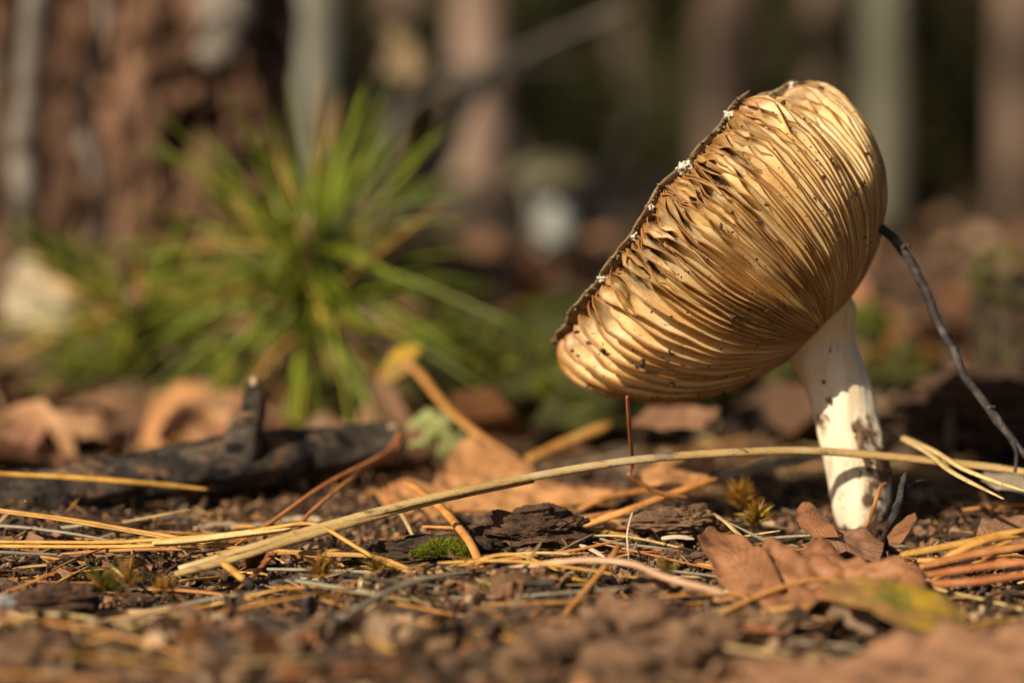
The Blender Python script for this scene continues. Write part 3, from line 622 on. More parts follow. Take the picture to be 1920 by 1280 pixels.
needle([P(725, 905, 58), P(724, 930, 58), P(730, 942, 57.8), P(737, 938, 57.7), P(735, 930, 57.8)], 8, MT['needle_red'], 'tiny reddish hooked tendril in front of the big tan leaf', 'tendril', 'tendril')
lab_b = 'rust brown needle in the heap beside the curled rust leaf'
for k, pl in enumerate([[(1690, 1040, 49.5), (1806, 1018, 49.8), (1940, 988, 50)], [(1725, 1062, 48.6), (1830, 1038, 48.8), (1945, 1020, 49)], [(1735, 1078, 48), (1840, 1062, 48.2), (1950, 1050, 48.2)], [(1760, 1052, 49), (1850, 1012, 49.6), (1945, 1000, 50.3)], [(1700, 1095, 47.4), (1820, 1090, 47.4), (1950, 1072, 47.5)], [(1780, 1030, 50.2), (1870, 1048, 49), (1960, 1062, 48.4)], [(1720, 1050, 49.2), (1800, 1046, 49), (1900, 1012, 49.8)]]):
    needle([P(*p) for p in pl], rng.uniform(10, 17), MT['needle_red'] if k % 3 else MT['needle'], lab_b, group='needle heap beside the rust leaf')
needle([P(415, 1052, 49.8), P(440, 1072, 49.4), P(462, 1090, 49.0)], 15, MT['needle'], 'short orange needle stub with dark sheath under the pale straw tip', 'needle_stub', 'pine needle', sheath=True)

# ------------------------------------------------------------------ leaves
def loft_leaf(name, Apx, Bpx, m, label, bulge=0.2, wav=0.15, th=0.010, nu=52, nv=28, seed=0, stalk=None, serr=0.0, cat='leaf', group=None):
    a = catmull([P(*p) if len(p) == 3 else np.array(p[:3]) for p in Apx], nu); b = catmull([P(*p) for p in Bpx], nu)
    v = np.linspace(0, 1, nv)
    Pg = a[:, None] * (1 - v)[None, :, None] + b[:, None] * v[None, :, None]
    u = np.linspace(0, 1, nu)
    Pg[..., 2] += bulge * np.sin(np.pi * v)[None] * np.sin(np.pi * np.clip(u, 0.05, 0.95))[:, None]
    q = np.stack([Pg[..., 0].ravel(), Pg[..., 1].ravel(), np.full(Pg[..., 0].size, seed * 3.1)], 1)
    Pg[..., 2] += wav * fbm(q * 0.9, 3, seed + 200).reshape(nu, nv)
    Pg[..., 1] += wav * 0.8 * fbm(q * 1.1 + 5, 3, seed + 300).reshape(nu, nv)
    fn = fbm(q * 3.2 + 2, 3, seed + 400).reshape(nu, nv); rd = np.abs(fbm(q * 1.5 + 8, 2, seed + 410)).reshape(nu, nv)
    Pg[..., 2] += wav * (0.22 * fn - 0.45 * rd); Pg[..., 1] -= wav * 0.2 * fn
    ec = np.abs(v * 2 - 1)[None] ** 6 * (0.5 + fbm(np.stack([u * 4, u * 0 + seed, u * 0], 1), 2, 7)[:, None]); Pg[..., 2] += ec * wav * 0.6
    if serr:
        d = (b - a); d /= np.linalg.norm(d, axis=1)[:, None]
        z = (np.abs(((u * 17) % 1.0) - 0.5) - 0.25) * serr
        Pg[:, -1] += d * z[:, None]; Pg[:, 0] -= d * z[:, None]
    V, F = sheet(Pg, th)
    uv = np.stack([np.repeat(u, nv), np.tile(v * 2 - 1, nu)], 1); uv = np.concatenate([uv, uv])
    o = mk(name, V, F, m, uv=uv, origin=Pg.reshape(-1, 3)[np.argmin(Pg[..., 2])])
    if stalk: 
        pth = catmull([P(*p) for p in stalk], 14); Vs, Fs = tube(pth, np.linspace(0.06, 0.04, 14), 6); mk('stalk', Vs, Fs, m, o)
    return tag(o, label, cat, group)
loft_leaf('leaf', [(812, 915, 60.5), (850, 965, 59.2), (930, 985, 58.6), (1010, 985, 58.6), (1080, 965, 58.8), (1150, 935, 59.2)],
          [(826, 880, 61.5), (850, 845, 63), (895, 836, 63.5), (960, 858, 63), (1050, 905, 61.5), (1150, 925, 59.6)], MT['leaf_tan'], 'big smooth tan leaf propped up behind the arching straw', 0.05, 0.16, seed=1)
loft_leaf('leaf', [(690, 930, 60), (760, 960, 58.5), (830, 1000, 56.5)], [(640, 905, 63), (760, 900, 63), (850, 930, 61)], MT['leaf_tan'], 'small tan leaf lying under the big smooth tan leaf', 0.05, 0.2, seed=2)
loft_leaf('leaf', [(480, 925, 66), (560, 928, 65), (690, 925, 65), (740, 930, 66)], [(460, 895, 70), (560, 885, 71), (680, 880, 71), (750, 890, 70)], MT['leaf_pink'], 'flat tan leaf on the ground beneath the charred stick', 0.1, 0.2, seed=3)
loft_leaf('leaf', [(1388, 1118, 47.8), (1370, 1105, 48.0), (1335, 1070, 48.6), (1308, 1005, 49.6)], [(1470, 1095, 47.6), (1440, 1040, 48.6), (1400, 1010, 49.6), (1330, 990, 50.6)], MT['leaf_rust'], 'dark rust leaf lobe folded upright beside the cream splinter', 0.05, 0.12, seed=4)
loft_leaf('leaf', [(1390, 1110, 47.2), (1470, 1130, 46.4), (1560, 1140, 46.0), (1650, 1140, 45.8), (1745, 1125, 45.8)],
          [(1430, 1030, 49.4), (1480, 1020, 49.6), (1560, 1040, 49.2), (1640, 1060, 48.6), (1730, 1085, 47.8)], MT['leaf_rust'], 'large curled rust brown leaf in front of the large stem', 0.05, 0.30, seed=5, nu=60, nv=36)
loft_leaf('leaf', [(1545, 1112, 45.2), (1620, 1150, 44.0), (1720, 1180, 43.4), (1815, 1168, 44.0)], [(1560, 1090, 46.6), (1640, 1090, 46.4), (1730, 1110, 46.0), (1815, 1155, 45.0)], MT['leaf_blotch'], 'yellow leaf blotched with green in front of the curled rust leaf', 0.12, 0.12, seed=6)
loft_leaf('leaf', [(1150, 1380, 37.6), (1400, 1370, 37.4), (1700, 1365, 37.2), (2000, 1360, 37)], [(1300, 1240, 41.4), (1500, 1225, 41.6), (1750, 1195, 42.0), (2000, 1170, 42.4)], MT['leaf_pink'], 'broad pinkish brown leaf lying in front of the yellow blotched leaf', 0.25, 0.25, seed=7)
loft_leaf('leaf', [(1500, 985, 52.6), (1530, 1000, 52.2), (1575, 1000, 52.0)], [(1490, 960, 53.6), (1515, 942, 53.8), (1550, 968, 53.4)], MT['leaf_rust'], 'small toothed rust leaf scrap left of the large stem foot', 0.05, 0.1, seed=8, serr=0.15, nu=34)
loft_leaf('leaf', [(1668, 1022, 50.2), (1690, 1018, 50.0), (1720, 975, 50.6)], [(1664, 1008, 50.6), (1690, 978, 51.0), (1716, 963, 51.2)], MT['leaf_rust'], 'small orange red leaf scrap standing beside the short dark twig', 0.02, 0.05, seed=9, serr=0.12, nu=34)
loft_leaf('leaf', [(1500, 1035, 51), (1560, 1045, 50.6), (1650, 1050, 50.4)], [(1530, 1005, 53.0), (1590, 1000, 53.4), (1660, 1008, 53.2)], MT['leaf_pink'], 'flat sandy leaf at the foot of the large white stem', 0.05, 0.1, seed=10)
loft_leaf('leaf', [(1840, 905, 56), (1890, 918, 55.4), (1960, 930, 55)], [(1845, 885, 58.4), (1900, 888, 58.6), (1960, 895, 58.4)], MT['leaf_pale'], 'whitish leaf behind the golden forked needle pair', 0.03, 0.06, seed=11)
loft_leaf('leaf', [(1830, 1010, 52), (1880, 1015, 51.6), (1960, 1010, 51.6)], [(1840, 975, 54), (1880, 962, 54.6), (1960, 960, 54.8)], MT['leaf_pink'], 'dusty pink leaf under the needle heap beside the rust leaf', 0.05, 0.12, seed=12)
loft_leaf('leaf', [(708, 706, 68.4), (726, 722, 68.0), (764, 698, 67.8)], [(716, 690, 69.2), (748, 655, 69.6), (792, 645, 69.4)], MT['leaf_blotch'], 'small yellow leaf hanging in front of the dark moss', 0.0, 0.05, seed=13)
loft_leaf('leaf', [(255, 838, 72), (300, 842, 71.6), (380, 830, 71.6), (450, 815, 72)], [(290, 740, 75), (320, 715, 75.6), (390, 740, 75), (450, 770, 74)], MT['leaf_tan'], 'orange pink leaf standing behind the charred stick', 0.0, 0.2, seed=14)
loft_leaf('leaf', [(5, 600, 98), (60, 640, 97), (130, 620, 97)], [(10, 520, 100), (60, 490, 101), (125, 530, 100)], MT['leaf_pale'], 'whitish leaf leaning at the foot of the red rotten stump', 0.0, 0.3, seed=15)
loft_leaf('leaf', [(680, 170, 118), (730, 200, 117), (790, 170, 117)], [(690, 90, 119), (740, 50, 119), (800, 90, 119)], MT['leaf_ochre'], 'dull ochre leaf caught on the pale dead branches', 0.0, 0.3, seed=16)
loft_leaf('leaf', [(1180, 800, 63), (1240, 812, 62.6), (1330, 800, 62.6)], [(1200, 775, 65), (1260, 765, 65.6), (1350, 772, 65)], MT['leaf_pink'], 'tan leaf lying in the shadow beneath the tilted cap', 0.05, 0.1, seed=17)
loft_leaf('leaf', [(1205, 905, 57.5), (1260, 912, 57), (1330, 900, 57.4)], [(1200, 875, 60), (1260, 858, 61), (1340, 865, 60.6)], MT['leaf_tan'], 'tan leaf behind the arching straw near the red stalk', 0.08, 0.15, seed=18)

# ------------------------------------------------------------------ charred stick with its stub
cl = np.array([[*P(-120, 978, 56.2), 0.70], [*P(0, 948, 57.2), 0.68], [*P(110, 926, 58.0), 0.62], [*P(215, 905, 58.8), 0.60], [*P(340, 880, 59.8), 0.62], [*P(470, 862, 60.6), 0.70], [*P(580, 850, 61.4), 0.58], [*P(690, 836, 62.2), 0.53], [*P(745, 830, 62.6), 0.50]])
cr2 = catmull(cl, 130); V, F = tube(cr2[:, :3], cr2[:, 3] * 1.08, 40)
ctr = np.repeat(cr2[:, :3], 40, 0); tt = np.repeat(np.linspace(0, 1, 130), 40); an = np.tile(np.arange(40) / 40 * 2 * np.pi, 130)
nn = fbm(np.stack([tt * 9, np.cos(an) * 2.2, np.sin(an) * 2.2], 1), 4, 110) * 0.10 + fbm(np.stack([tt * 30, np.cos(an) * 4, np.sin(an) * 4], 1), 3, 111) * 0.05 - 0.10 * np.clip(0.25 - np.abs(fbm(np.stack([tt * 7, np.cos(an) * 4.5, np.sin(an) * 4.5], 1), 2, 115)), 0, 1) * 2.0
V[:-2] = ctr + (V[:-2] - ctr) * (1 + nn)[:, None]
stick = mk('stick', V, F, MT['charcoal']); tag(stick, 'thick charred black stick with an upright stub lying on the litter', 'stick')
pth = catmull([P(450, 862, 60.3), P(458, 822, 60.0), P(470, 785, 59.9), P(478, 748, 59.9), P(475, 714, 59.9)], 26)
V, F = tube(pth, np.interp(np.linspace(0, 1, 26), [0, 0.25, 0.5, 0.8, 1], [0.62, 0.52, 0.34, 0.24, 0.13]), 18)
V += fbm(V * 3, 3, 5)[:, None] * 0.06; stub = mk('stub', V, F, MT['charcoal'], stick)
V, F = lump(P(476, 718, 59.85), (0.10, 0.10, 0.16), 0.3, 3, 4, 2); mk('broken_tip', V, F, MT['wood_pale'], stub)
for k, (px, py, D, r) in enumerate([(748, 808, 62.4, (0.14, 0.12, 0.1)), (735, 800, 62.3, (0.18, 0.1, 0.06))]):
    V, F = lump(P(px, py, D), r, 0.4, 3, 30 + k, 2); mk('bare_wood', V, F, MT['wood_pale'], stick)

# ------------------------------------------------------------------ bark chunk, mossy wood, bark flake, clods
def chunk(name, c, r, m, label, cat, seed, layers=7, rotz=0.0, sub=5, amp=0.28):
    V0, F = ICO[sub]; q = V0 * np.array([1.6, 1.6, 3.4])
    n = fbm(q * 1.1 + seed, 5, seed); st = np.abs(((V0[:, 2] * layers + 1.4 * vn(V0 * 2.2, seed + 3)) % 1.0) - 0.5) * 2
    k = 1 + amp * n - 0.10 * (st < 0.28)
    V1 = V0 * np.asarray(r) * k[:, None]; cz, sz = math.cos(rotz), math.sin(rotz)
    V1 = V1 @ np.array([[cz, sz, 0], [-sz, cz, 0], [0, 0, 1]])
    V1[:, 2] += 0.05 * vn(V1 * 1.4, seed + 9)
    o = mk(name, V1 + c, [F], m, smooth=True); return tag(o, label, cat)
chunk('bark_chunk', P(1000, 1000, 53.2) - [0, 0, 0.05], (1.25, 0.9, 0.62), MT['bark'], 'dark flaky bark chunk in front of the big tan leaf', 'bark', 41, 8)
chunk('bark_chunk', P(1265, 975, 54.2) - [0, 0, 0.05], (1.1, 0.8, 0.42), MT['clod'], 'crumbly brown bark lump left of the large stem foot', 'bark', 42, 5)
mw = chunk('rotten_wood', P(805, 1040, 52.0) - [0, 0, 0.05], (1.75, 0.8, 0.42), MT['mosswood'], 'rotten wood piece with bright green moss beneath the orange stalk', 'wood', 43, 6, 0.05)
chunk('rotten_log', P(1830, 775, 68.5), (2.4, 1.6, 1.15), MT['bark'], 'dark rotten log end lying behind the slanting twig', 'log', 47, 5, 0.3)
chunk('bark_flake', P(110, 1118, 47.6) - [0, 0, 0.05], (0.85, 0.5, 0.30), MT['bark'], 'dark damp bark flake beside the small moss tuft', 'bark', 44, 4)
V, F = tube(catmull([G(-50, 1134, 0.12), G(0, 1132, 0.16), G(70, 1130, 0.14)], 30), 0.17, 16); V += fbm(V * 6, 3, 4)[:, None] * 0.025
tag(mk('twig', V, F, MT['stone_grey']), 'weathered grey twig end beside the dark bark flake', 'twig')
clods = [(1080, 1225, 0, (0.9, 0.7, 0.55)), (1200, 1180, 0, (0.9, 0.7, 0.6)), (1290, 1215, 0, (0.8, 0.7, 0.5)), (1000, 1262, 0, (0.7, 0.6, 0.4)), (1190, 1265, 0, (0.9, 0.7, 0.45)), (1255, 1110, 0, (0.6, 0.5, 0.3)), (60, 1235, 0, (0.7, 0.6, 0.5)), (420, 1262, 0, (0.6, 0.5, 0.3)), (1430, 1180, 0, (0.5, 0.45, 0.3))]
for k, (px, py, D, r) in enumerate(clods):
    c = G(px, py, r[2] * 0.45)
    V, F = lump(c, r, 0.55, 2.0, 50 + k, 4, 5)
    tag(mk('soil_clod', V, F, MT['clod']), 'crumbly brown soil clod in front of the straws and leaves', 'soil clod', 'soil clods in the foreground')
V, F = lump(P(678, 1100, 49.0), (0.10, 0.10, 0.20), 0.15, 2, 3, 3); tag(mk('resin_bead', V, F, MT['amber']), 'translucent yellowish bead standing beside the dry moss', 'resin bead')

# ------------------------------------------------------------------ moss
BL_V = np.array([[-1, 0, 0], [1, 0, 0], [-0.8, 0.25, 0.5], [0.8, 0.25, 0.5], [0, 0.75, 1.0]], float); BL_F = [np.array([[0, 1, 3, 2]]), np.array([[2, 3, 4]])]
def blades(pos, dirs, length, width, curl=0.35):
    n = len(pos); d = dirs / np.linalg.norm(dirs, axis=1)[:, None]
    s = np.cross(d, rng.normal(size=(n, 3))); s /= np.linalg.norm(s, axis=1)[:, None]; b = np.cross(d, s)
    M = np.stack([s * width[:, None], b * (length * curl)[:, None], d * length[:, None]], 2)
    return many(BL_V, BL_F, M, pos)
def mossy(name, c, r, label, n=900, ln=0.22, wd=0.02, tint=(1, 1, 1), base=True, spread=0.9, seed=0, dry=0.0, cat='moss', sub=3):
    """a cushion: rounded body and many small pointed leaves"""
    c = np.asarray(c, float); r = np.asarray(r, float)
    o = empty(name, c - [0, 0, r[2] * 0.5])
    if base:
        V, F = lump(c, r * 0.92, 0.30, 1.8, 300 + seed, sub); mk('cushion', V, F, MT['moss_base'], o)
    u = rng.normal(size=(n, 3)); u /= np.linalg.norm(u, axis=1)[:, None]; u[:, 2] = np.abs(u[:, 2]) * 1.0 - 0.1
    pos = c + u * r * (0.75 + 0.3 * fbm(u * 1.8 + seed * 7.7, 2, 300 + seed))[:, None]
    dr = u + rng.normal(0, spread * 0.6, (n, 3)) + [0, 0, 0.5]
    V, F = blades(pos, dr, ln * rng.uniform(0.6, 1.3, n), np.full(n, wd))
    col = np.asarray(tint) * rng.uniform(0.6, 1.5, (n, 1)); k = rng.random(n) < dry; col[k] = np.array([2.6, 1.2, 1.6]) * rng.uniform(0.5, 1.2, (k.sum(), 1))
    lf = mk('leaflets', V, F, MT['moss'], o, attrs={'Col': np.repeat(col, 5, 0)}, smooth=False); lf['kind'] = 'stuff'
    return tag(o, label, cat)
def star(name, base, n, ln, wd, label, tint, lift=0.55, dry=0.2, cat='moss'):
    o = empty(name, base); base = np.asarray(base, float)
    a = rng.uniform(0, 2 * np.pi, n); el = rng.uniform(0.1, 1.35, n)
    d = np.stack([np.cos(a) * np.cos(el), np.sin(a) * np.cos(el), np.sin(el) * lift * 1.6], 1)
    V, F = blades(base + rng.normal(0, 0.05, (n, 3)) + d * 0.05, d, ln * rng.uniform(0.5, 1.2, n), np.full(n, wd))
    col = np.asarray(tint) * rng.uniform(0.5, 1.5, (n, 1)); k = rng.random(n) < dry; col[k] = np.array([3.0, 1.5, 3.0]) * rng.uniform(0.5, 1.2, (k.sum(), 1))
    lf = mk('leaflets', V, F, MT['moss'], o, attrs={'Col': np.repeat(col, 5, 0)}, smooth=False); lf['kind'] = 'stuff'
    V, F = tube([base - [0, 0, 0.15], base, base + [0, 0, 0.12]], [0.03, 0.03, 0.02], 6); mk('stalk', V, F, MT['pine_stem'], o)
    return tag(o, label, cat)
star('moss_tuft', P(195, 1102, 48.4), 120, 0.50, 0.018, 'small green star moss tuft on the dark bark flake', (1.0, 1.1, 1.0), dry=0.25)
star('moss_tuft', P(240, 1095, 48.2), 60, 0.50, 0.018, 'dry yellow moss shoot leaning on the small green tuft', (2.4, 1.4, 1.6), lift=1.6, dry=0.7)
star('moss_tuft', P(308, 1108, 48.2), 70, 0.35, 0.018, 'withered brown moss sprig right of the small green tuft', (2.0, 1.0, 2.0), lift=0.9, dry=0.8)
star('moss_tuft', P(600, 1075, 49.4), 120, 0.45, 0.016, 'dry straggly moss beside the yellowish bead', (1.6, 0.9, 1.6), lift=0.7, dry=0.75)
star('moss_tuft', P(625, 1115, 48.6), 100, 0.45, 0.016, 'dry drooping moss hanging below the yellowish bead', (1.6, 0.9, 1.6), lift=-0.2, dry=0.8)
star('moss_tuft', P(705, 1068, 49.6), 90, 0.40, 0.014, 'thin wiry moss above the yellowish bead', (1.5, 1.0, 1.6), lift=0.6, dry=0.6)
star('moss_tuft', P(910, 1120, 48.3), 120, 0.32, 0.016, 'green moss sprig at the black foot of the orange stalk', (1.1, 1.3, 1.0), dry=0.1)
star('moss_tuft', P(925, 1165, 46.6), 70, 0.30, 0.03, 'blurred light green sprig in front of the orange stalk foot', (1.8, 1.8, 1.5), dry=0.1)
star('moss_tuft', P(1420, 975, 54.5), 160, 0.40, 0.03, 'golden green moss patch left of the large stem foot', (2.6, 1.7, 1.2), dry=0.45)
star('moss_tuft', P(1390, 940, 57), 160, 0.50, 0.035, 'ochre moss patch behind the golden green moss', (2.8, 1.4, 1.2), dry=0.5)
star('moss_tuft', P(1250, 1070, 48.6), 60, 0.28, 0.022, 'pale green moss bit behind the broad pinkish needle', (1.7, 1.5, 1.8), dry=0.3)
m_ = mossy('moss_patch', P(830, 1036, 51.5), (0.95, 0.6, 0.30), 'bright green moss growing on the rotten wood piece', 4200, 0.08, 0.009, (1.3, 1.7, 1.0), seed=1, base=False, dry=0.12)
mossy('moss_cushion', P(960, 690, 78), (3.6, 2.6, 1.9), 'wide dark green moss cushion left of the tilted cap', 1500, 0.5, 0.05, (1.35, 1.5, 0.8), dry=0.06, seed=2)
mossy('moss_cushion', P(1080, 650, 84), (2.8, 2.4, 2.0), 'dark green moss mound behind the wide cushion', 1200, 0.5, 0.05, (1.35, 1.5, 0.8), dry=0.06, seed=3)
mossy('moss_cushion', P(870, 640, 86), (1.8, 1.8, 1.3), 'low moss hump next to the small yellow leaf', 900, 0.5, 0.05, (1.35, 1.5, 0.8), dry=0.06, seed=4)
mossy('moss_cushion', P(1120, 740, 73), (2.4, 1.8, 1.3), 'moss cushion lying under the hanging cap', 900, 0.45, 0.05, (1.35, 1.5, 0.8), dry=0.06, seed=5)
mossy('moss_cushion', P(1625, 610, 88), (0.9, 0.9, 0.8), 'bright green moss knob just right of the large stem', 500, 0.4, 0.05, (1.2, 1.5, 1.0), seed=6)
mossy('moss_cushion', P(1470, 690, 80), (0.8, 0.8, 0.7), 'small pale moss knob behind the large stem', 500, 0.4, 0.05, (1.4, 1.5, 1.5), seed=7)
mossy('moss_cushion', P(1300, 730, 76), (1.6, 1.4, 0.7), 'low dark moss patch in the shadow of the cap', 600, 0.4, 0.05, (0.8, 0.9, 0.8), seed=8)
mossy('moss_cushion', P(1300, 690, 84), (2.4, 2.0, 1.5), 'dark moss hummock seen below the lowest edge of the cap', 1000, 0.5, 0.05, (1.2, 1.3, 0.8), seed=31, dry=0.06)
mossy('moss_cushion', P(1420, 700, 92), (2.2, 2.0, 1.5), 'shaded moss hummock close behind the large stem', 900, 0.5, 0.05, (1.2, 1.3, 0.8), seed=32, dry=0.06)
mossy('moss_cushion', P(1180, 640, 98), (2.8, 2.2, 1.6), 'far moss bank behind the dark moss hummock', 1100, 0.5, 0.06, (1.2, 1.3, 0.8), seed=33, dry=0.06)
mossy('moss_cushion', P(1690, 690, 78), (1.3, 1.2, 0.8), 'brownish moss hump between the large stem and the dark log', 700, 0.4, 0.05, (1.0, 0.6, 0.8), seed=34, dry=0.4)
o = empty('lichen_cushion', P(820, 850, 66)); V, F = lump(P(822, 818, 66), (0.85, 0.8, 0.62), 0.25, 2.2, 12, 4); mk('cushion', V, F, MT['lichen'], o)
u = rng.normal(size=(400, 3)); u /= np.linalg.norm(u, axis=1)[:, None]; V, F = blades(P(822, 818, 66) + u * [0.8, 0.75, 0.6], u + rng.normal(0, 0.4, (400, 3)), rng.uniform(0.1, 0.25, 400), np.full(400, 0.03))
l_ = mk('leaflets', V, F, MT['lichen'], o, smooth=False); l_['kind'] = 'stuff'; tag(o, 'round pale green lichen cushion beside the charred stick end', 'lichen')

# ------------------------------------------------------------------ pine seedlings
def seedling(base, top, label, n, seed, ln=(4.2, 6.2), elr=(-0.5, 1.2), bias=(0, 0, 0), t0=0.25):
    r_ = np.random.default_rng(seed); base, top = np.asarray(base, float), np.asarray(top, float)
    o = empty('pine_seedling', base)
    pth = catmull([base - [0, 0, 0.3], base * 0.6 + top * 0.4 + [0.2, 0.1, 0], top], 20); V, F = tube(pth, np.linspace(0.20, 0.13, 20), 10); mk('stem', V, F, MT['pine_stem'], o)
    V, F = lump(top + [0, 0, 0.25], (0.22, 0.22, 0.42), 0.15, 2, seed, 3); mk('bud', V, F, MT['bud'], o)
    for k in range(n):
        t = r_.uniform(t0, 1.0) ** 0.8; p0 = pth[int(t * 19)]
        a_ = r_.uniform(0, 2 * np.pi); el = r_.uniform(*elr) * (0.45 + 0.55 * t) if t0 < 0.5 else r_.uniform(*elr)
        d = np.array([math.cos(a_) * math.cos(el), math.sin(a_) * math.cos(el), math.sin(el)]) + np.asarray(bias); d /= np.linalg.norm(d)
        L_ = r_.uniform(*ln); droop = np.array([0, 0, -1]) * r_.uniform(0.0, 0.22) * L_
        side = np.cross(d, [0, 0, 1.0]) * r_.normal(0, 0.12) * L_
        path = catmull([p0, p0 + d * L_ * 0.5 + side * 0.4, p0 + d * L_ + droop + side], 9)
        path[:, 2] = np.maximum(path[:, 2], gz(path[:, 0], path[:, 1]) + 0.1)
        V, F = tube(path, 0.066 * np.array([0.8, 1, 1, 1, 1, 1, 0.95, 0.7, 0.25]), 5, 0.6)
        mk('needle', V, F, MT['pine_green'] if r_.random() > 0.10 else MT['needle'], o)
    return tag(o, label, 'pine seedling')
seedling(G(535, 800), P(588, 440, 76), 'bushy green pine seedling with long needles behind the charred stick', 230, 5, (4.8, 7.8), (-1.0, 1.2), t0=0.55)
seedling(G(270, 745), P(250, 575, 82), 'low green pine seedling spreading beside the taller seedling', 150, 6, (4.2, 6.8), (-0.2, 1.0))

# ------------------------------------------------------------------ background: stump, mossy stump, small mushroom, dead branches
sb = P(285, 600, 112)
def stump(name, c, rx, ry, h, m, label, seed, chunks=0, moss=False):
    nz_, na = 46, 72; zz = np.linspace(-1.5, h, nz_); an = np.linspace(0, 2 * np.pi, na, endpoint=False)
    Z, A_ = np.meshgrid(zz, an, indexing='ij'); q = np.stack([np.cos(A_).ravel() * 2.2, np.sin(A_).ravel() * 2.2, Z.ravel() * 0.22], 1)
    nn = fbm(q, 4, seed).reshape(Z.shape); rg = np.abs(fbm(q * [2.6, 2.6, 1.0], 3, seed + 5)).reshape(Z.shape)
    k = 1 + 0.32 * nn - 0.45 * rg + 0.3 * np.exp(-(Z + 1.5) / 2.0)
    ragged = np.where(Z > h * 0.8, 1, 0)
    V = np.stack([c[0] + rx * k * np.cos(A_), c[1] + ry * k * np.sin(A_), c[2] + Z + ragged * nn * 1.2], -1).reshape(-1, 3)
    V = np.concatenate([V, [[c[0], c[1], c[2] + h]]]); j = np.arange(na); top = (nz_ - 1) * na
    F = [grid_faces(nz_, na, True)[:, ::-1], np.stack([top + j, np.full(na, nz_ * na), top + (j + 1) % na], 1)]
    o = empty(name, c); mk('wood', V, F, m, o)
    r_ = np.random.default_rng(seed)
    for i in range(chunks):
        a_ = r_.uniform(math.pi * 1.02, math.pi * 1.98); z_ = r_.uniform(0.2, h * 0.98)
        p_ = np.array([c[0] + rx * 1.0 * math.cos(a_), c[1] + ry * 1.02 * math.sin(a_), c[2] + z_])
        V, F = lump(p_, (r_.uniform(0.25, 0.8), r_.uniform(0.3, 0.9), r_.uniform(0.5, 1.9)), 0.5, 1.8, 400 + i, 2); mk('wood_chunk', V, F, m, o)
    return o
tag(stump('rotten_stump', np.array([sb[0], 112, gz1(sb[0], 112)]), 6.6, 5.0, 16.5, MT['bark_red'], 'crumbling red brown rotten stump behind the pine seedlings', 21, 150), 'x', 'stump')
bpy.data.objects['rotten_stump']['label'] = 'crumbling red brown rotten stump behind the pine seedlings'
s_ = stump('mossy_stump', np.array([P(1915, 700, 72)[0], 72, gz1(P(1915, 700, 72)[0], 72)]), 1.35, 1.4, 4.9, MT['mosswood'], 'x', 22)
tag(s_, 'small dark mossy stump behind the slanting twig', 'stump')
c_ = P(1912, 520, 71.6); V, F = lump(c_, (1.0, 0.9, 0.5), 0.3, 2, 8, 3)
u = rng.normal(size=(500, 3)); u /= np.linalg.norm(u, axis=1)[:, None]; V2, F2 = blades(c_ + u * [1.25, 1.2, 0.8], u + [0, 0, 0.4], rng.uniform(0.15, 0.4, 500), np.full(500, 0.04))
l_ = mk('moss_cover', V2, F2, MT['moss'], s_, attrs={'Col': np.repeat(rng.uniform(0.5, 1.5, (500, 1)) * [1.0, 1.1, 1.0], 5, 0)}, smooth=False); l_['kind'] = 'stuff'
# small white-stemmed mushroom under a dull cap
D2 = 150; b2 = P(1045, 486, D2); b2[2] = gz1(b2[0], D2); t2 = P(1038, 350, D2)
m2 = empty('small_mushroom', b2)
V, F = tube(catmull([b2 - [0, 0, 0.4], b2 * 0.5 + t2 * 0.5, t2, t2 + [0, 0, 0.9]], 20), np.linspace(1.25, 1.0, 20), 20); mk('stem', V, F, MT['shroom_shade_grey'], m2)
pr = np.array([(0.9, 0.3), (2.0, 0.15), (2.8, 0.1), (2.95, 0.4), (2.6, 1.0), (1.8, 1.5), (0.9, 1.8), (0.02, 1.85)]); an = np.linspace(0, 2 * np.pi, 36, endpoint=False)
V = np.stack([t2[0] + pr[:, 0, None] * np.cos(an), t2[1] + pr[:, 0, None] * np.sin(an), t2[2] + pr[:, 1, None] + 0 * an], -1).reshape(-1, 3); mk('cap', V, grid_faces(len(pr), 36, True), MT['shroom_olive'], m2)
tag(m2, 'small distant mushroom with white stem and dull olive cap', 'mushroom')
# log coloured dark for the shadow that the small mushroom stands against
lp = catmull([[-12, 178, gz1(-12, 178) + 0.8], [-2, 170, gz1(-2, 170) + 1.8], [6, 166, gz1(6, 166) + 2.4], [15, 160, gz1(15, 160) + 3.4]], 60)
V, F = tube(lp, np.linspace(2.9, 1.7, 60), 24); V += fbm(V * 0.4, 4, 8)[:, None] * 0.5; tag(mk('fallen_log', V, F, MT['charcoal']), 'fallen log coloured dark for the shadow behind the small white-stemmed mushroom', 'log')
twig('dead_branch', [G(760, 470), P(800, 370, 128), P(850, 250, 130), P(880, 160, 132), P(985, 95, 134), P(1080, 60, 136)], 0.55, 0.35, MT['twig_grey'], 'pale bent dead branch rising behind the pine seedling',
     'branch', side=[([P(860, 225, 130), P(950, 120, 128), P(1180, 10, 126)], 0.3, 0.15), ([P(870, 180, 131), P(780, 150, 130), P(690, 130, 128)], 0.3, 0.15)])
twig('dead_branch', [G(80, 560), P(62, 400, 100), P(48, 280, 99), P(60, 140, 98), P(85, -40, 97)], 0.62, 0.5, MT['twig_grey'], 'pale upright dead branch beside the red rotten stump', 'branch')
twig('dead_branch', [P(430, -60, 108), P(425, 30, 106), P(418, 80, 105), P(405, 110, 104)], 1.1, 0.6, MT['twig_grey'], 'pale broken branch hanging in front of the red rotten stump', 'branch')

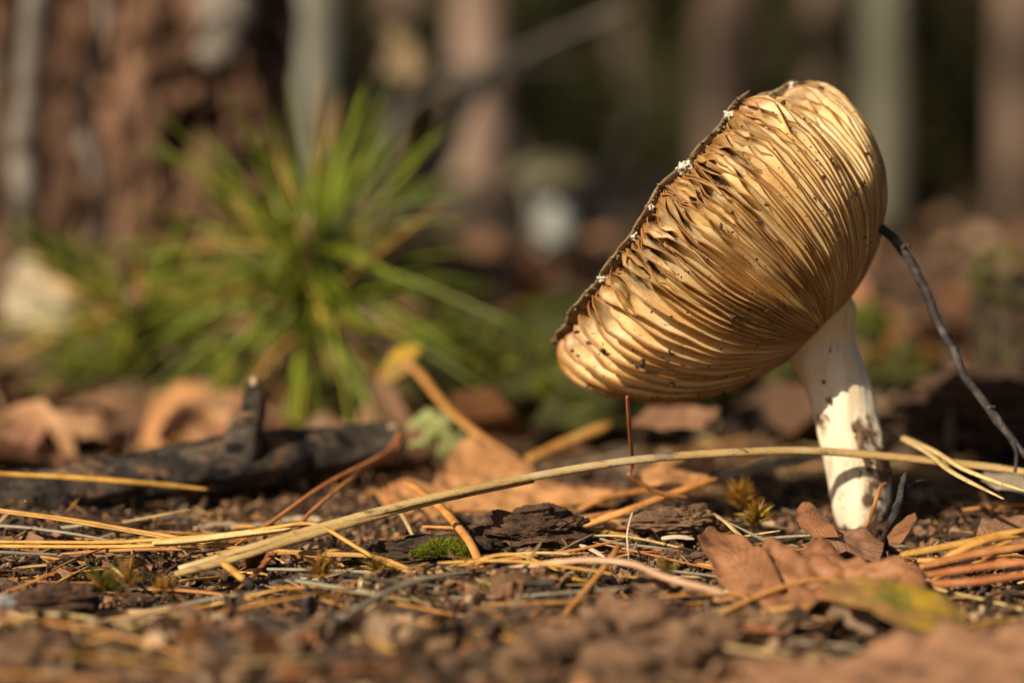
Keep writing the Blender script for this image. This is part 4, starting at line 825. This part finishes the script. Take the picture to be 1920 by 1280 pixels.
for k, pl in enumerate([[(G(690, 480)), P(720, 300, 140), P(770, 190, 141), P(900, 140, 142), P(1090, 130, 144)], [(G(1010, 470)), P(985, 300, 155), P(930, 190, 152), P(820, 110, 150), P(700, 40, 148)],
                        [(G(520, 520)), P(540, 330, 120), P(520, 200, 121), P(560, 60, 122), P(540, -60, 123)], [(G(1180, 470)), P(1150, 330, 175), P(1190, 200, 176), P(1130, 60, 178), P(1150, -60, 180)], [(G(150, 560)), P(190, 380, 101), P(150, 220, 100), P(200, 60, 100), P(180, -60, 100)]]):
    twig('dead_branch', pl, 0.32, 0.16, MT['twig_grey'], 'thin crooked dead branch in the tangle around stump and trunks', 'branch', group='thin dead branches behind the seedling')
# ------------------------------------------------------------------ trees
def leaf_cloud(n, rad, leaf, seed, clumps=60, flat=0.75):
    r_ = np.random.default_rng(seed); c = r_.normal(size=(clumps, 3)); c /= np.linalg.norm(c, axis=1)[:, None]; c *= (r_.random((clumps, 1)) ** 0.45); c *= [1, 1, flat]
    k = r_.integers(0, clumps, n); pos = (c[k] + r_.normal(0, 0.11, (n, 3))) * rad
    Vb = np.array([[0, -1, 0], [0.45, 0, 0.1], [0, 1, 0], [-0.45, 0, 0.1]], float); sz = leaf * r_.uniform(0.6, 1.3, n)
    M = rotm(n, rng=r_) * sz[:, None, None]
    return many(Vb, [np.array([[0, 1, 2, 3]])], M, pos)
CROWN = {}
def crown_mesh(kind):
    if kind not in CROWN:
        n, leaf, cl, seed = {'a': (4500, 7.0, 60, 1), 'b': (4000, 7.0, 70, 2), 'shrub': (5000, 5.0, 60, 3), 'c': (1000, 7.5, 50, 4), 'd': (850, 7.5, 42, 5)}[kind]
        V, F = leaf_cloud(n, 100.0, leaf, seed, cl); o = mk('crown', V, F, MT['leaf_green'], origin=(0, 0, 0), smooth=False); CROWN[kind] = o.data; bpy.data.objects.remove(o)
    return CROWN[kind]
def tree(x, y, h, r_tr, crown_r, kind, m, label, group=None, lean=0.0, seed=0, flat=1.0, crown_c=None):
    z = gz1(x, y); o = empty('tree', (x, y, z)); r_ = np.random.default_rng(seed + 900)
    path = catmull([(x, y, z - 6), (x + lean * h * 0.3, y, z + h * 0.35), (x + lean * h * 0.6 + r_.normal(0, 4), y, z + h * 0.7), (x + lean * h, y, z + h)], 40)
    V, F = tube(path, r_tr * np.linspace(1.15, 0.35, 40), 18); nn = fbm(V * 0.12, 4, seed)
    V += (nn * r_tr * 0.10)[:, None] * np.array([1, 1, 0]); mk('trunk', V, F, m, o)
    cc = np.array([x + lean * h, y, z + h]) if crown_c is None else np.array(crown_c)
    for k in range(5):
        a_ = r_.uniform(0, 6.28); e = cc + np.array([math.cos(a_), math.sin(a_), 0.15]) * crown_r * 0.7
        V, F = tube(catmull([path[26 + k * 2], (path[30] + e) / 2 + [0, 0, 10], e], 12), np.linspace(r_tr * 0.35, r_tr * 0.08, 12), 7); mk('limb', V, F, m, o)
    c = bpy.data.objects.new('crown', crown_mesh(kind)); scene.collection.objects.link(c); c.parent = o
    c.location = Vector((cc - np.array([x, y, z])) * S); c.scale = (crown_r / 100, crown_r / 100, crown_r / 100 * flat); c.rotation_euler = (0, 0, r_.uniform(0, 6.28))
    return tag(o, label, 'tree', group)
def at_px(px, D): return P(px, 430, D)[0]
tree(at_px(1362, 500), 500, 620, 5.6, 190, 'a', MT['trunk_pine'], 'sunlit pinkish pine trunk behind the tilted cap', seed=1)
tree(at_px(1655, 430), 430, 560, 3.4, 160, 'b', MT['trunk_grey'], 'slim grey green trunk behind the twig on the cap', seed=2)
tree(at_px(900, 270), 270, 480, 2.9, 150, 'a', MT['trunk_pine'], 'slim pinkish trunk behind the pale bent dead branch', seed=3)
tree(at_px(596, 190), 190, 420, 1.6, 120, 'b', MT['trunk_dim'], 'thin pale grey trunk between stump and dead branch', seed=4)
tree(at_px(20, 210), 210, 520, 3.6, 150, 'a', MT['trunk_grey'], 'dim grey trunk behind the red rotten stump', seed=5)
for k, (px, D, r) in enumerate([(1840, 820, 8), (1545, 640, 5), (1180, 760, 6), (1010, 980, 8), (760, 640, 6), (1905, 560, 4)]):
    tree(at_px(px, D), D, 720, r, 230, 'ab'[k % 2], MT['trunk_pine'], 'dark distant trunk standing in the shaded wood', 'distant trunks in the shaded wood', seed=10 + k)
# neighbouring trees outside the picture whose crowns shade the wood behind the mushroom
for k, (x, y, h, cr_) in enumerate([(120, 420, 400, 190), (300, 560, 420, 220), (260, 160, 420, 170), (420, -120, 480, 220), (-40, -420, 520, 220), (-250, 700, 420, 240)]):
    tree(x, y, h, 6.5, cr_, 'ab'[k % 2], MT['trunk_pine'], 'broad leafy tree of the surrounding wood', 'trees of the surrounding wood', seed=40 + k)
# unseen trees added towards the sun for their shade: their crowns break the sunlight on the ground behind the mushroom into patches
def shade_tree(gx_, gy_, H, r, kind, k):
    f = H / SUN_DIR.z
    tree(gx_ + SUN_DIR.x * f, gy_ + SUN_DIR.y * f, H, 3.5, r, kind, MT['trunk_grey'], 'unseen thin tree added to dapple the ground behind the mushroom', 'unseen trees added for their shade', seed=70 + k)
for k, a_ in enumerate([(95, 245, 360, 85, 'd'), (-75, 215, 340, 70, 'd'), (-90, 400, 460, 110, 'c'), (60, 640, 560, 130, 'd'), (-120, 760, 600, 130, 'd')]):
    shade_tree(*a_, k)
# undergrowth
for k in range(16):
    D = 560 + k * 24 + rng.uniform(-10, 10); x = (-0.28 + 0.56 * ((k * 7) % 16) / 15) * D; z = gz1(x, D); rr = rng.uniform(0.06, 0.09) * D
    o = empty('shrub', (x, D, z)); c = bpy.data.objects.new('foliage', crown_mesh('shrub')); scene.collection.objects.link(c); c.parent = o; c.location = (0, 0, rr * 0.75 * S); c.scale = (rr / 100, rr / 100, rr / 100 * 0.95); c.rotation_euler = (0, 0, rng.uniform(0, 6))
    V, F = tube([(x, D, z - 2), (x + 1, D, z + rr * 0.4), (x + 3, D, z + rr)], [1.0, 0.8, 0.4], 8); mk('stem', V, F, MT['bark'], o)
    tag(o, 'dim leafy shrub in the undergrowth of the shaded wood', 'shrub', 'shrubs in the undergrowth')
n = 26000
r_ = np.random.default_rng(77)
th = r_.uniform(math.radians(25), math.radians(155), n); Rr = 1150 + 500 * r_.random(n); pos = np.stack([Rr * np.cos(th) * 1.1, Rr * np.sin(th), 60 + 340 * r_.random(n) ** 1.3 - 60], 1)
V, F = many(np.array([[0, -1, 0], [0.5, 0, 0.1], [0, 1, 0], [-0.5, 0, 0.1]], float), [np.array([[0, 1, 2, 3]])], rotm(n, rng=r_) * (22 * r_.uniform(0.6, 1.4, n))[:, None, None], pos)
o = mk('distant_wood', V, F, MT['leaf_dark'], origin=(0, 1200, 0), smooth=False); o['kind'] = 'stuff'; tag(o, 'dark mass of foliage of the far wood behind all trunks', 'wood')

# ------------------------------------------------------------------ litter
def scat(n, d0, d1, k=0.235, power=1.0):
    D = d0 + (d1 - d0) * rng.random(n) ** power; x = rng.uniform(-1, 1, n) * D * k; return x, D
# leaves strewn further back, each its own object (shared leaf shapes)
LEAF = []
for s_i in range(6):
    nu, nv = 20, 11; u = np.linspace(0, 1, nu); v = np.linspace(-1, 1, nv); wdt = 0.36 * np.sin(np.pi * u ** 0.8) ** 0.8 + 0.012
    x = (u[:, None] - 0.5) * np.ones(nv); y = wdt[:, None] * v[None]
    z = 0.10 * (v[None] ** 2) * rng.uniform(-1, 2.5) * wdt[:, None] / 0.3 + 0.14 * rng.normal() * (u[:, None] - 0.5) ** 2 * 4 + 0.07 * fbm(np.stack([x.ravel() * 3, y.ravel() * 3, np.full(x.size, s_i * 5.0)], 1), 3, 500 + s_i).reshape(nu, nv)
    V, F = sheet(np.stack([x, y, z], -1), 0.008); uv = np.stack([np.repeat(u, nv), np.tile(v, nu)], 1)
    o = mk('dead_leaf', V, F, MT['leaf_litter'], origin=(0, 0, 0), uv=np.concatenate([uv, uv])); LEAF.append(o.data); bpy.data.objects.remove(o)
xs, Ds = scat(150, 66, 230, 0.25, 1.5)
for i in range(150):
    if Ds[i] < 115 and 760 < 960 + xs[i] / Ds[i] * FPX < 1760: xs[i] = -abs(xs[i]) - 0.045 * Ds[i] if i % 3 else xs[i] + 0.19 * Ds[i]
for i in range(150):
    o = bpy.data.objects.new('dead_leaf', LEAF[i % 6]); scene.collection.objects.link(o)
    L_ = rng.uniform(2.0, 4.5); o.scale = (L_, L_, L_); z = gz1(xs[i], Ds[i]) + 0.25
    o.location = (xs[i] * S, Ds[i] * S, z * S); o.rotation_euler = (rng.normal(0, 0.45), rng.normal(0, 0.45), rng.uniform(0, 6.28))
    tag(o, 'brown dead leaf strewn on the ground behind the mushroom and seedlings', 'leaf', 'dead leaves strewn behind the mushroom')
# needles scattered near
NEED = []
for s_i in range(8):
    L_ = rng.uniform(2.0, 4.5); b_ = rng.normal(0, 0.05) * L_; c_ = rng.normal(0, 0.03) * L_
    path = catmull([(-L_ / 2, 0, 0), (-L_ * 0.15, b_ * 0.8, c_), (L_ * 0.2, b_, c_ * 0.6), (L_ / 2, 0, 0)], 18); t = np.linspace(0, 1, 18)
    V, F = tube(path, rng.uniform(0.032, 0.060) * np.interp(t, [0, 0.1, 0.8, 1], [0.6, 1, 0.9, 0.2]), 6, 0.6, groove=0.3)
    NEED.append([])
    for m in ('needle', 'needle_red', 'needle_grey', 'needle_pale'):
        o = mk('pine_needle', V, F, MT[m], origin=(0, 0, 0)); NEED[-1].append(o.data); bpy.data.objects.remove(o)
words = [('amber', 0.42), ('rusty', 0.72), ('greyish', 0.88), ('bleached', 1.01)]
xs, Ds = scat(270, 37, 74, 0.24, 1.0); Ds[110:160] = rng.uniform(38, 46, 50); Ds[:110] = rng.uniform(46.5, 56, 110); xs[:110] = rng.uniform(-1, 1, 110) * Ds[:110] * 0.22
for i in range(230):
    r = rng.random(); k = [j for j, w_ in enumerate(words) if r < w_[1]][0]
    o = bpy.data.objects.new('fallen_needle', NEED[i % 8][k]); scene.collection.objects.link(o)
    yaw = rng.normal(0, 0.7) + (math.pi if rng.random() < 0.5 else 0); ti = rng.normal(0, 0.10)
    if abs(xs[i] - ORG['mushroom'][0]) < 2.2 and abs(Ds[i] - 56) < 2.2: xs[i] -= 5
    o.location = (xs[i] * S, Ds[i] * S, (gz1(xs[i], Ds[i]) + rng.uniform(0.02, 0.16) + abs(ti) * 0.8) * S); o.rotation_euler = (rng.uniform(0, 6), ti, yaw)
    tag(o, words[k][0] + ' fallen pine needle lying loose among the crumbs of the forest floor', 'pine needle', words[k][0] + ' needles loose on the forest floor')
# short dark twig bits
TW = []
for s_i in range(6):
    L_ = rng.uniform(0.8, 2.2); path = catmull([(-L_ / 2, 0, 0), (-L_ * 0.2, rng.normal(0, 0.06), rng.normal(0, 0.04)), (L_ * 0.2, rng.normal(0, 0.06), rng.normal(0, 0.04)), (L_ / 2, 0, 0)], 16)
    V, F = tube(path, rng.uniform(0.05, 0.10) * (1 + 0.25 * rng.normal(size=16) * 0.6), 8); V += fbm(V * 5 + s_i, 2, s_i)[:, None] * 0.02
    TW.append([])
    for m in ('twig', 'bark', 'wood_pale'):
        o = mk('twig_bit', V, F, MT[m], origin=(0, 0, 0)); TW[-1].append(o.data); bpy.data.objects.remove(o)
tw = ['black', 'brown', 'pale']
for i in range(70):
    k = int(rng.choice(3, p=[0.35, 0.45, 0.2])); D = rng.uniform(41, 66); x = rng.uniform(-1, 1) * D * 0.22
    if abs(x - ORG['mushroom'][0]) < 1.6 and abs(D - 56) < 1.6: x -= 4
    o = bpy.data.objects.new('twig_bit', TW[i % 6][k]); scene.collection.objects.link(o)
    o.location = (x * S, D * S, (gz1(x, D) + rng.uniform(0.02, 0.12)) * S); o.rotation_euler = (rng.uniform(0, 6), rng.normal(0, 0.15), rng.uniform(0, 6.28))
    tag(o, 'short broken ' + tw[k] + ' twig bit lying among the crumbs of the forest floor', 'twig', tw[k] + ' twig bits on the forest floor')
# small leaf and bark scraps, each its own object
SCR = []
for s_i in range(8):
    nu, nv = 6, 5; a = rng.uniform(0.5, 1.0); uu, vv = np.meshgrid(np.linspace(-1, 1, nu), np.linspace(-1, 1, nv), indexing='ij')
    x = uu + rng.normal(0, 0.12, uu.shape); y = vv * a * (1 - 0.25 * uu ** 2) + rng.normal(0, 0.12, uu.shape); z = rng.normal(0, 0.3) * uu ** 2 + rng.normal(0, 0.35) * vv ** 2 + rng.normal(0, 0.07, uu.shape)
    V, F = sheet(np.stack([x, y, z], -1), 0.09)
    uv = np.stack([uu.ravel(), vv.ravel()], 1)
    SCR.append([])
    for m in ('leaf_rust', 'leaf_pink', 'bark', 'leaf_litter'):
        o = mk('leaf_scrap', V, F, MT[m], origin=(0, 0, 0), smooth=False, uv=np.concatenate([uv, uv])); SCR[-1].append(o.data); bpy.data.objects.remove(o)
swords = ['rust red', 'dusty pink', 'dark brown', 'mid brown']
xs, Ds = scat(290, 38, 70, 0.235, 1.0); Ds[:150] = rng.uniform(46, 55, 150); xs[:150] = rng.uniform(-1, 1, 150) * Ds[:150] * 0.22
for i in range(290):
    k = int(rng.choice(4, p=[0.22, 0.23, 0.30, 0.25])); o = bpy.data.objects.new('leaf_scrap' if k != 2 else 'bark_scrap', SCR[i % 8][k]); scene.collection.objects.link(o)
    sz = rng.uniform(0.08, 0.32) if Ds[i] > 46 else rng.uniform(0.15, 0.5); o.scale = (sz, sz, sz)
    o.location = (xs[i] * S, Ds[i] * S, (gz1(xs[i], Ds[i]) + rng.uniform(0.0, 0.12)) * S); o.rotation_euler = (rng.normal(0, 0.7), rng.normal(0, 0.7), rng.uniform(0, 6))
    tag(o, swords[k] + (' bark' if k == 2 else ' leaf') + ' scrap lying among the crumbs of the forest floor', 'scrap', swords[k] + ' scraps on the forest floor')
# crumbs, flakes and broken needle bits nobody could count
pal = np.array([(0.055, 0.030, 0.017), (0.11, 0.058, 0.03), (0.19, 0.10, 0.05), (0.27, 0.15, 0.075), (0.34, 0.20, 0.105), (0.025, 0.016, 0.011), (0.42, 0.29, 0.17), (0.30, 0.11, 0.04)]); pw = np.array([0.24, 0.22, 0.16, 0.09, 0.05, 0.18, 0.025, 0.035])
n = 24000
xs, Ds = scat(n, 34, 78, 0.25, 1.0); sz = 0.028 + 0.10 * rng.random(n) ** 3.0; sz *= np.where(Ds < 45, 1.4, 1.0)
zs = gz(xs, Ds) + rng.uniform(-0.03, 0.10, n)
M = rotm(n) * (sz[:, None] * rng.uniform(0.5, 1.5, (n, 3)))[:, None, :]
Vb = ICO_V * rng.uniform(0.7, 1.3, (12, 1)); V, F = many(Vb, [ICO_F], M, np.stack([xs, Ds, zs], 1))
col = np.repeat(pal[rng.choice(len(pal), n, p=pw / pw.sum())] * rng.uniform(0.6, 1.3, (n, 1)), 12, 0)
o = mk('soil_crumbs', V, F, MT['crumb'], origin=(0, 50, 0), smooth=False, attrs={'Col': col}); o['kind'] = 'stuff'; tag(o, 'fine brown soil crumbs covering the forest floor', 'soil crumbs')
def flakes(name, n, d0, d1, smin, smax, tilt, label, lift=0.10, thick=0.05, pals=None, asp=(0.25, 1.0), kk=0.25, zk=1.0):
    xs, Ds = scat(n, d0, d1, kk, 1.0)
    uu, vv = np.meshgrid(np.linspace(-1, 1, 4), np.linspace(-1, 1, 3), indexing='ij')
    parts = []
    Vb, F = sheet(np.stack([uu + 0.12 * np.sin(vv * 5), vv * (1 - 0.3 * uu ** 2), 0.28 * uu ** 2 + 0.10 * vv], -1), thick)
    s = smin + (smax - smin) * rng.random(n) ** 2.2
    sc = np.stack([s, s * rng.uniform(*asp, n), s * zk * rng.choice([-1, 1], n)], 1)
    M = rotm(n, tilt) * sc[:, None, :]
    V, F = many(Vb, F, M, np.stack([xs, Ds, gz(xs, Ds) + rng.uniform(0, lift, n)], 1))
    pl = pal if pals is None else pals
    col = np.repeat(pl[rng.choice(len(pl), n)] * rng.uniform(0.6, 1.4, (n, 1)), len(Vb), 0)
    o = mk(name, V, F, MT['flake'], origin=(0, (d0 + d1) / 2, 0), smooth=False, attrs={'Col': col}); o['kind'] = 'stuff'; tag(o, label, 'litter')
lp_ = np.array([(0.24, 0.125, 0.062), (0.32, 0.185, 0.10), (0.18, 0.09, 0.045), (0.11, 0.06, 0.034), (0.40, 0.26, 0.15), (0.06, 0.036, 0.022), (0.30, 0.13, 0.05), (0.08, 0.05, 0.03)])
flakes('leaf_crumbs', 7500, 34, 78, 0.04, 0.24, 0.6, 'tiny brown leaf flakes scattered over the forest floor', pals=lp_)
flakes('needle_crumbs', 6500, 34, 78, 0.10, 0.70, 0.30, 'tiny broken needle bits scattered over the forest floor', 0.16, 0.35, pals=np.array([(0.36, 0.18, 0.05), (0.30, 0.13, 0.04), (0.42, 0.27, 0.12), (0.22, 0.17, 0.10), (0.15, 0.08, 0.04), (0.10, 0.06, 0.035)]), asp=(0.03, 0.075), zk=0.16)
flakes('leaf_flakes', 900, 35, 46.5, 0.12, 0.55, 0.7, 'blurred brown leaf flakes lying in the foreground litter', 0.25, 0.04, pals=lp_, asp=(0.3, 0.9))
flakes('leaf_litter', 5200, 72, 420, 0.5, 2.0, 0.6, 'thick brown leaf litter covering the ground further back', 0.7, 0.02, pals=lp_, asp=(0.4, 0.9), kk=0.32)
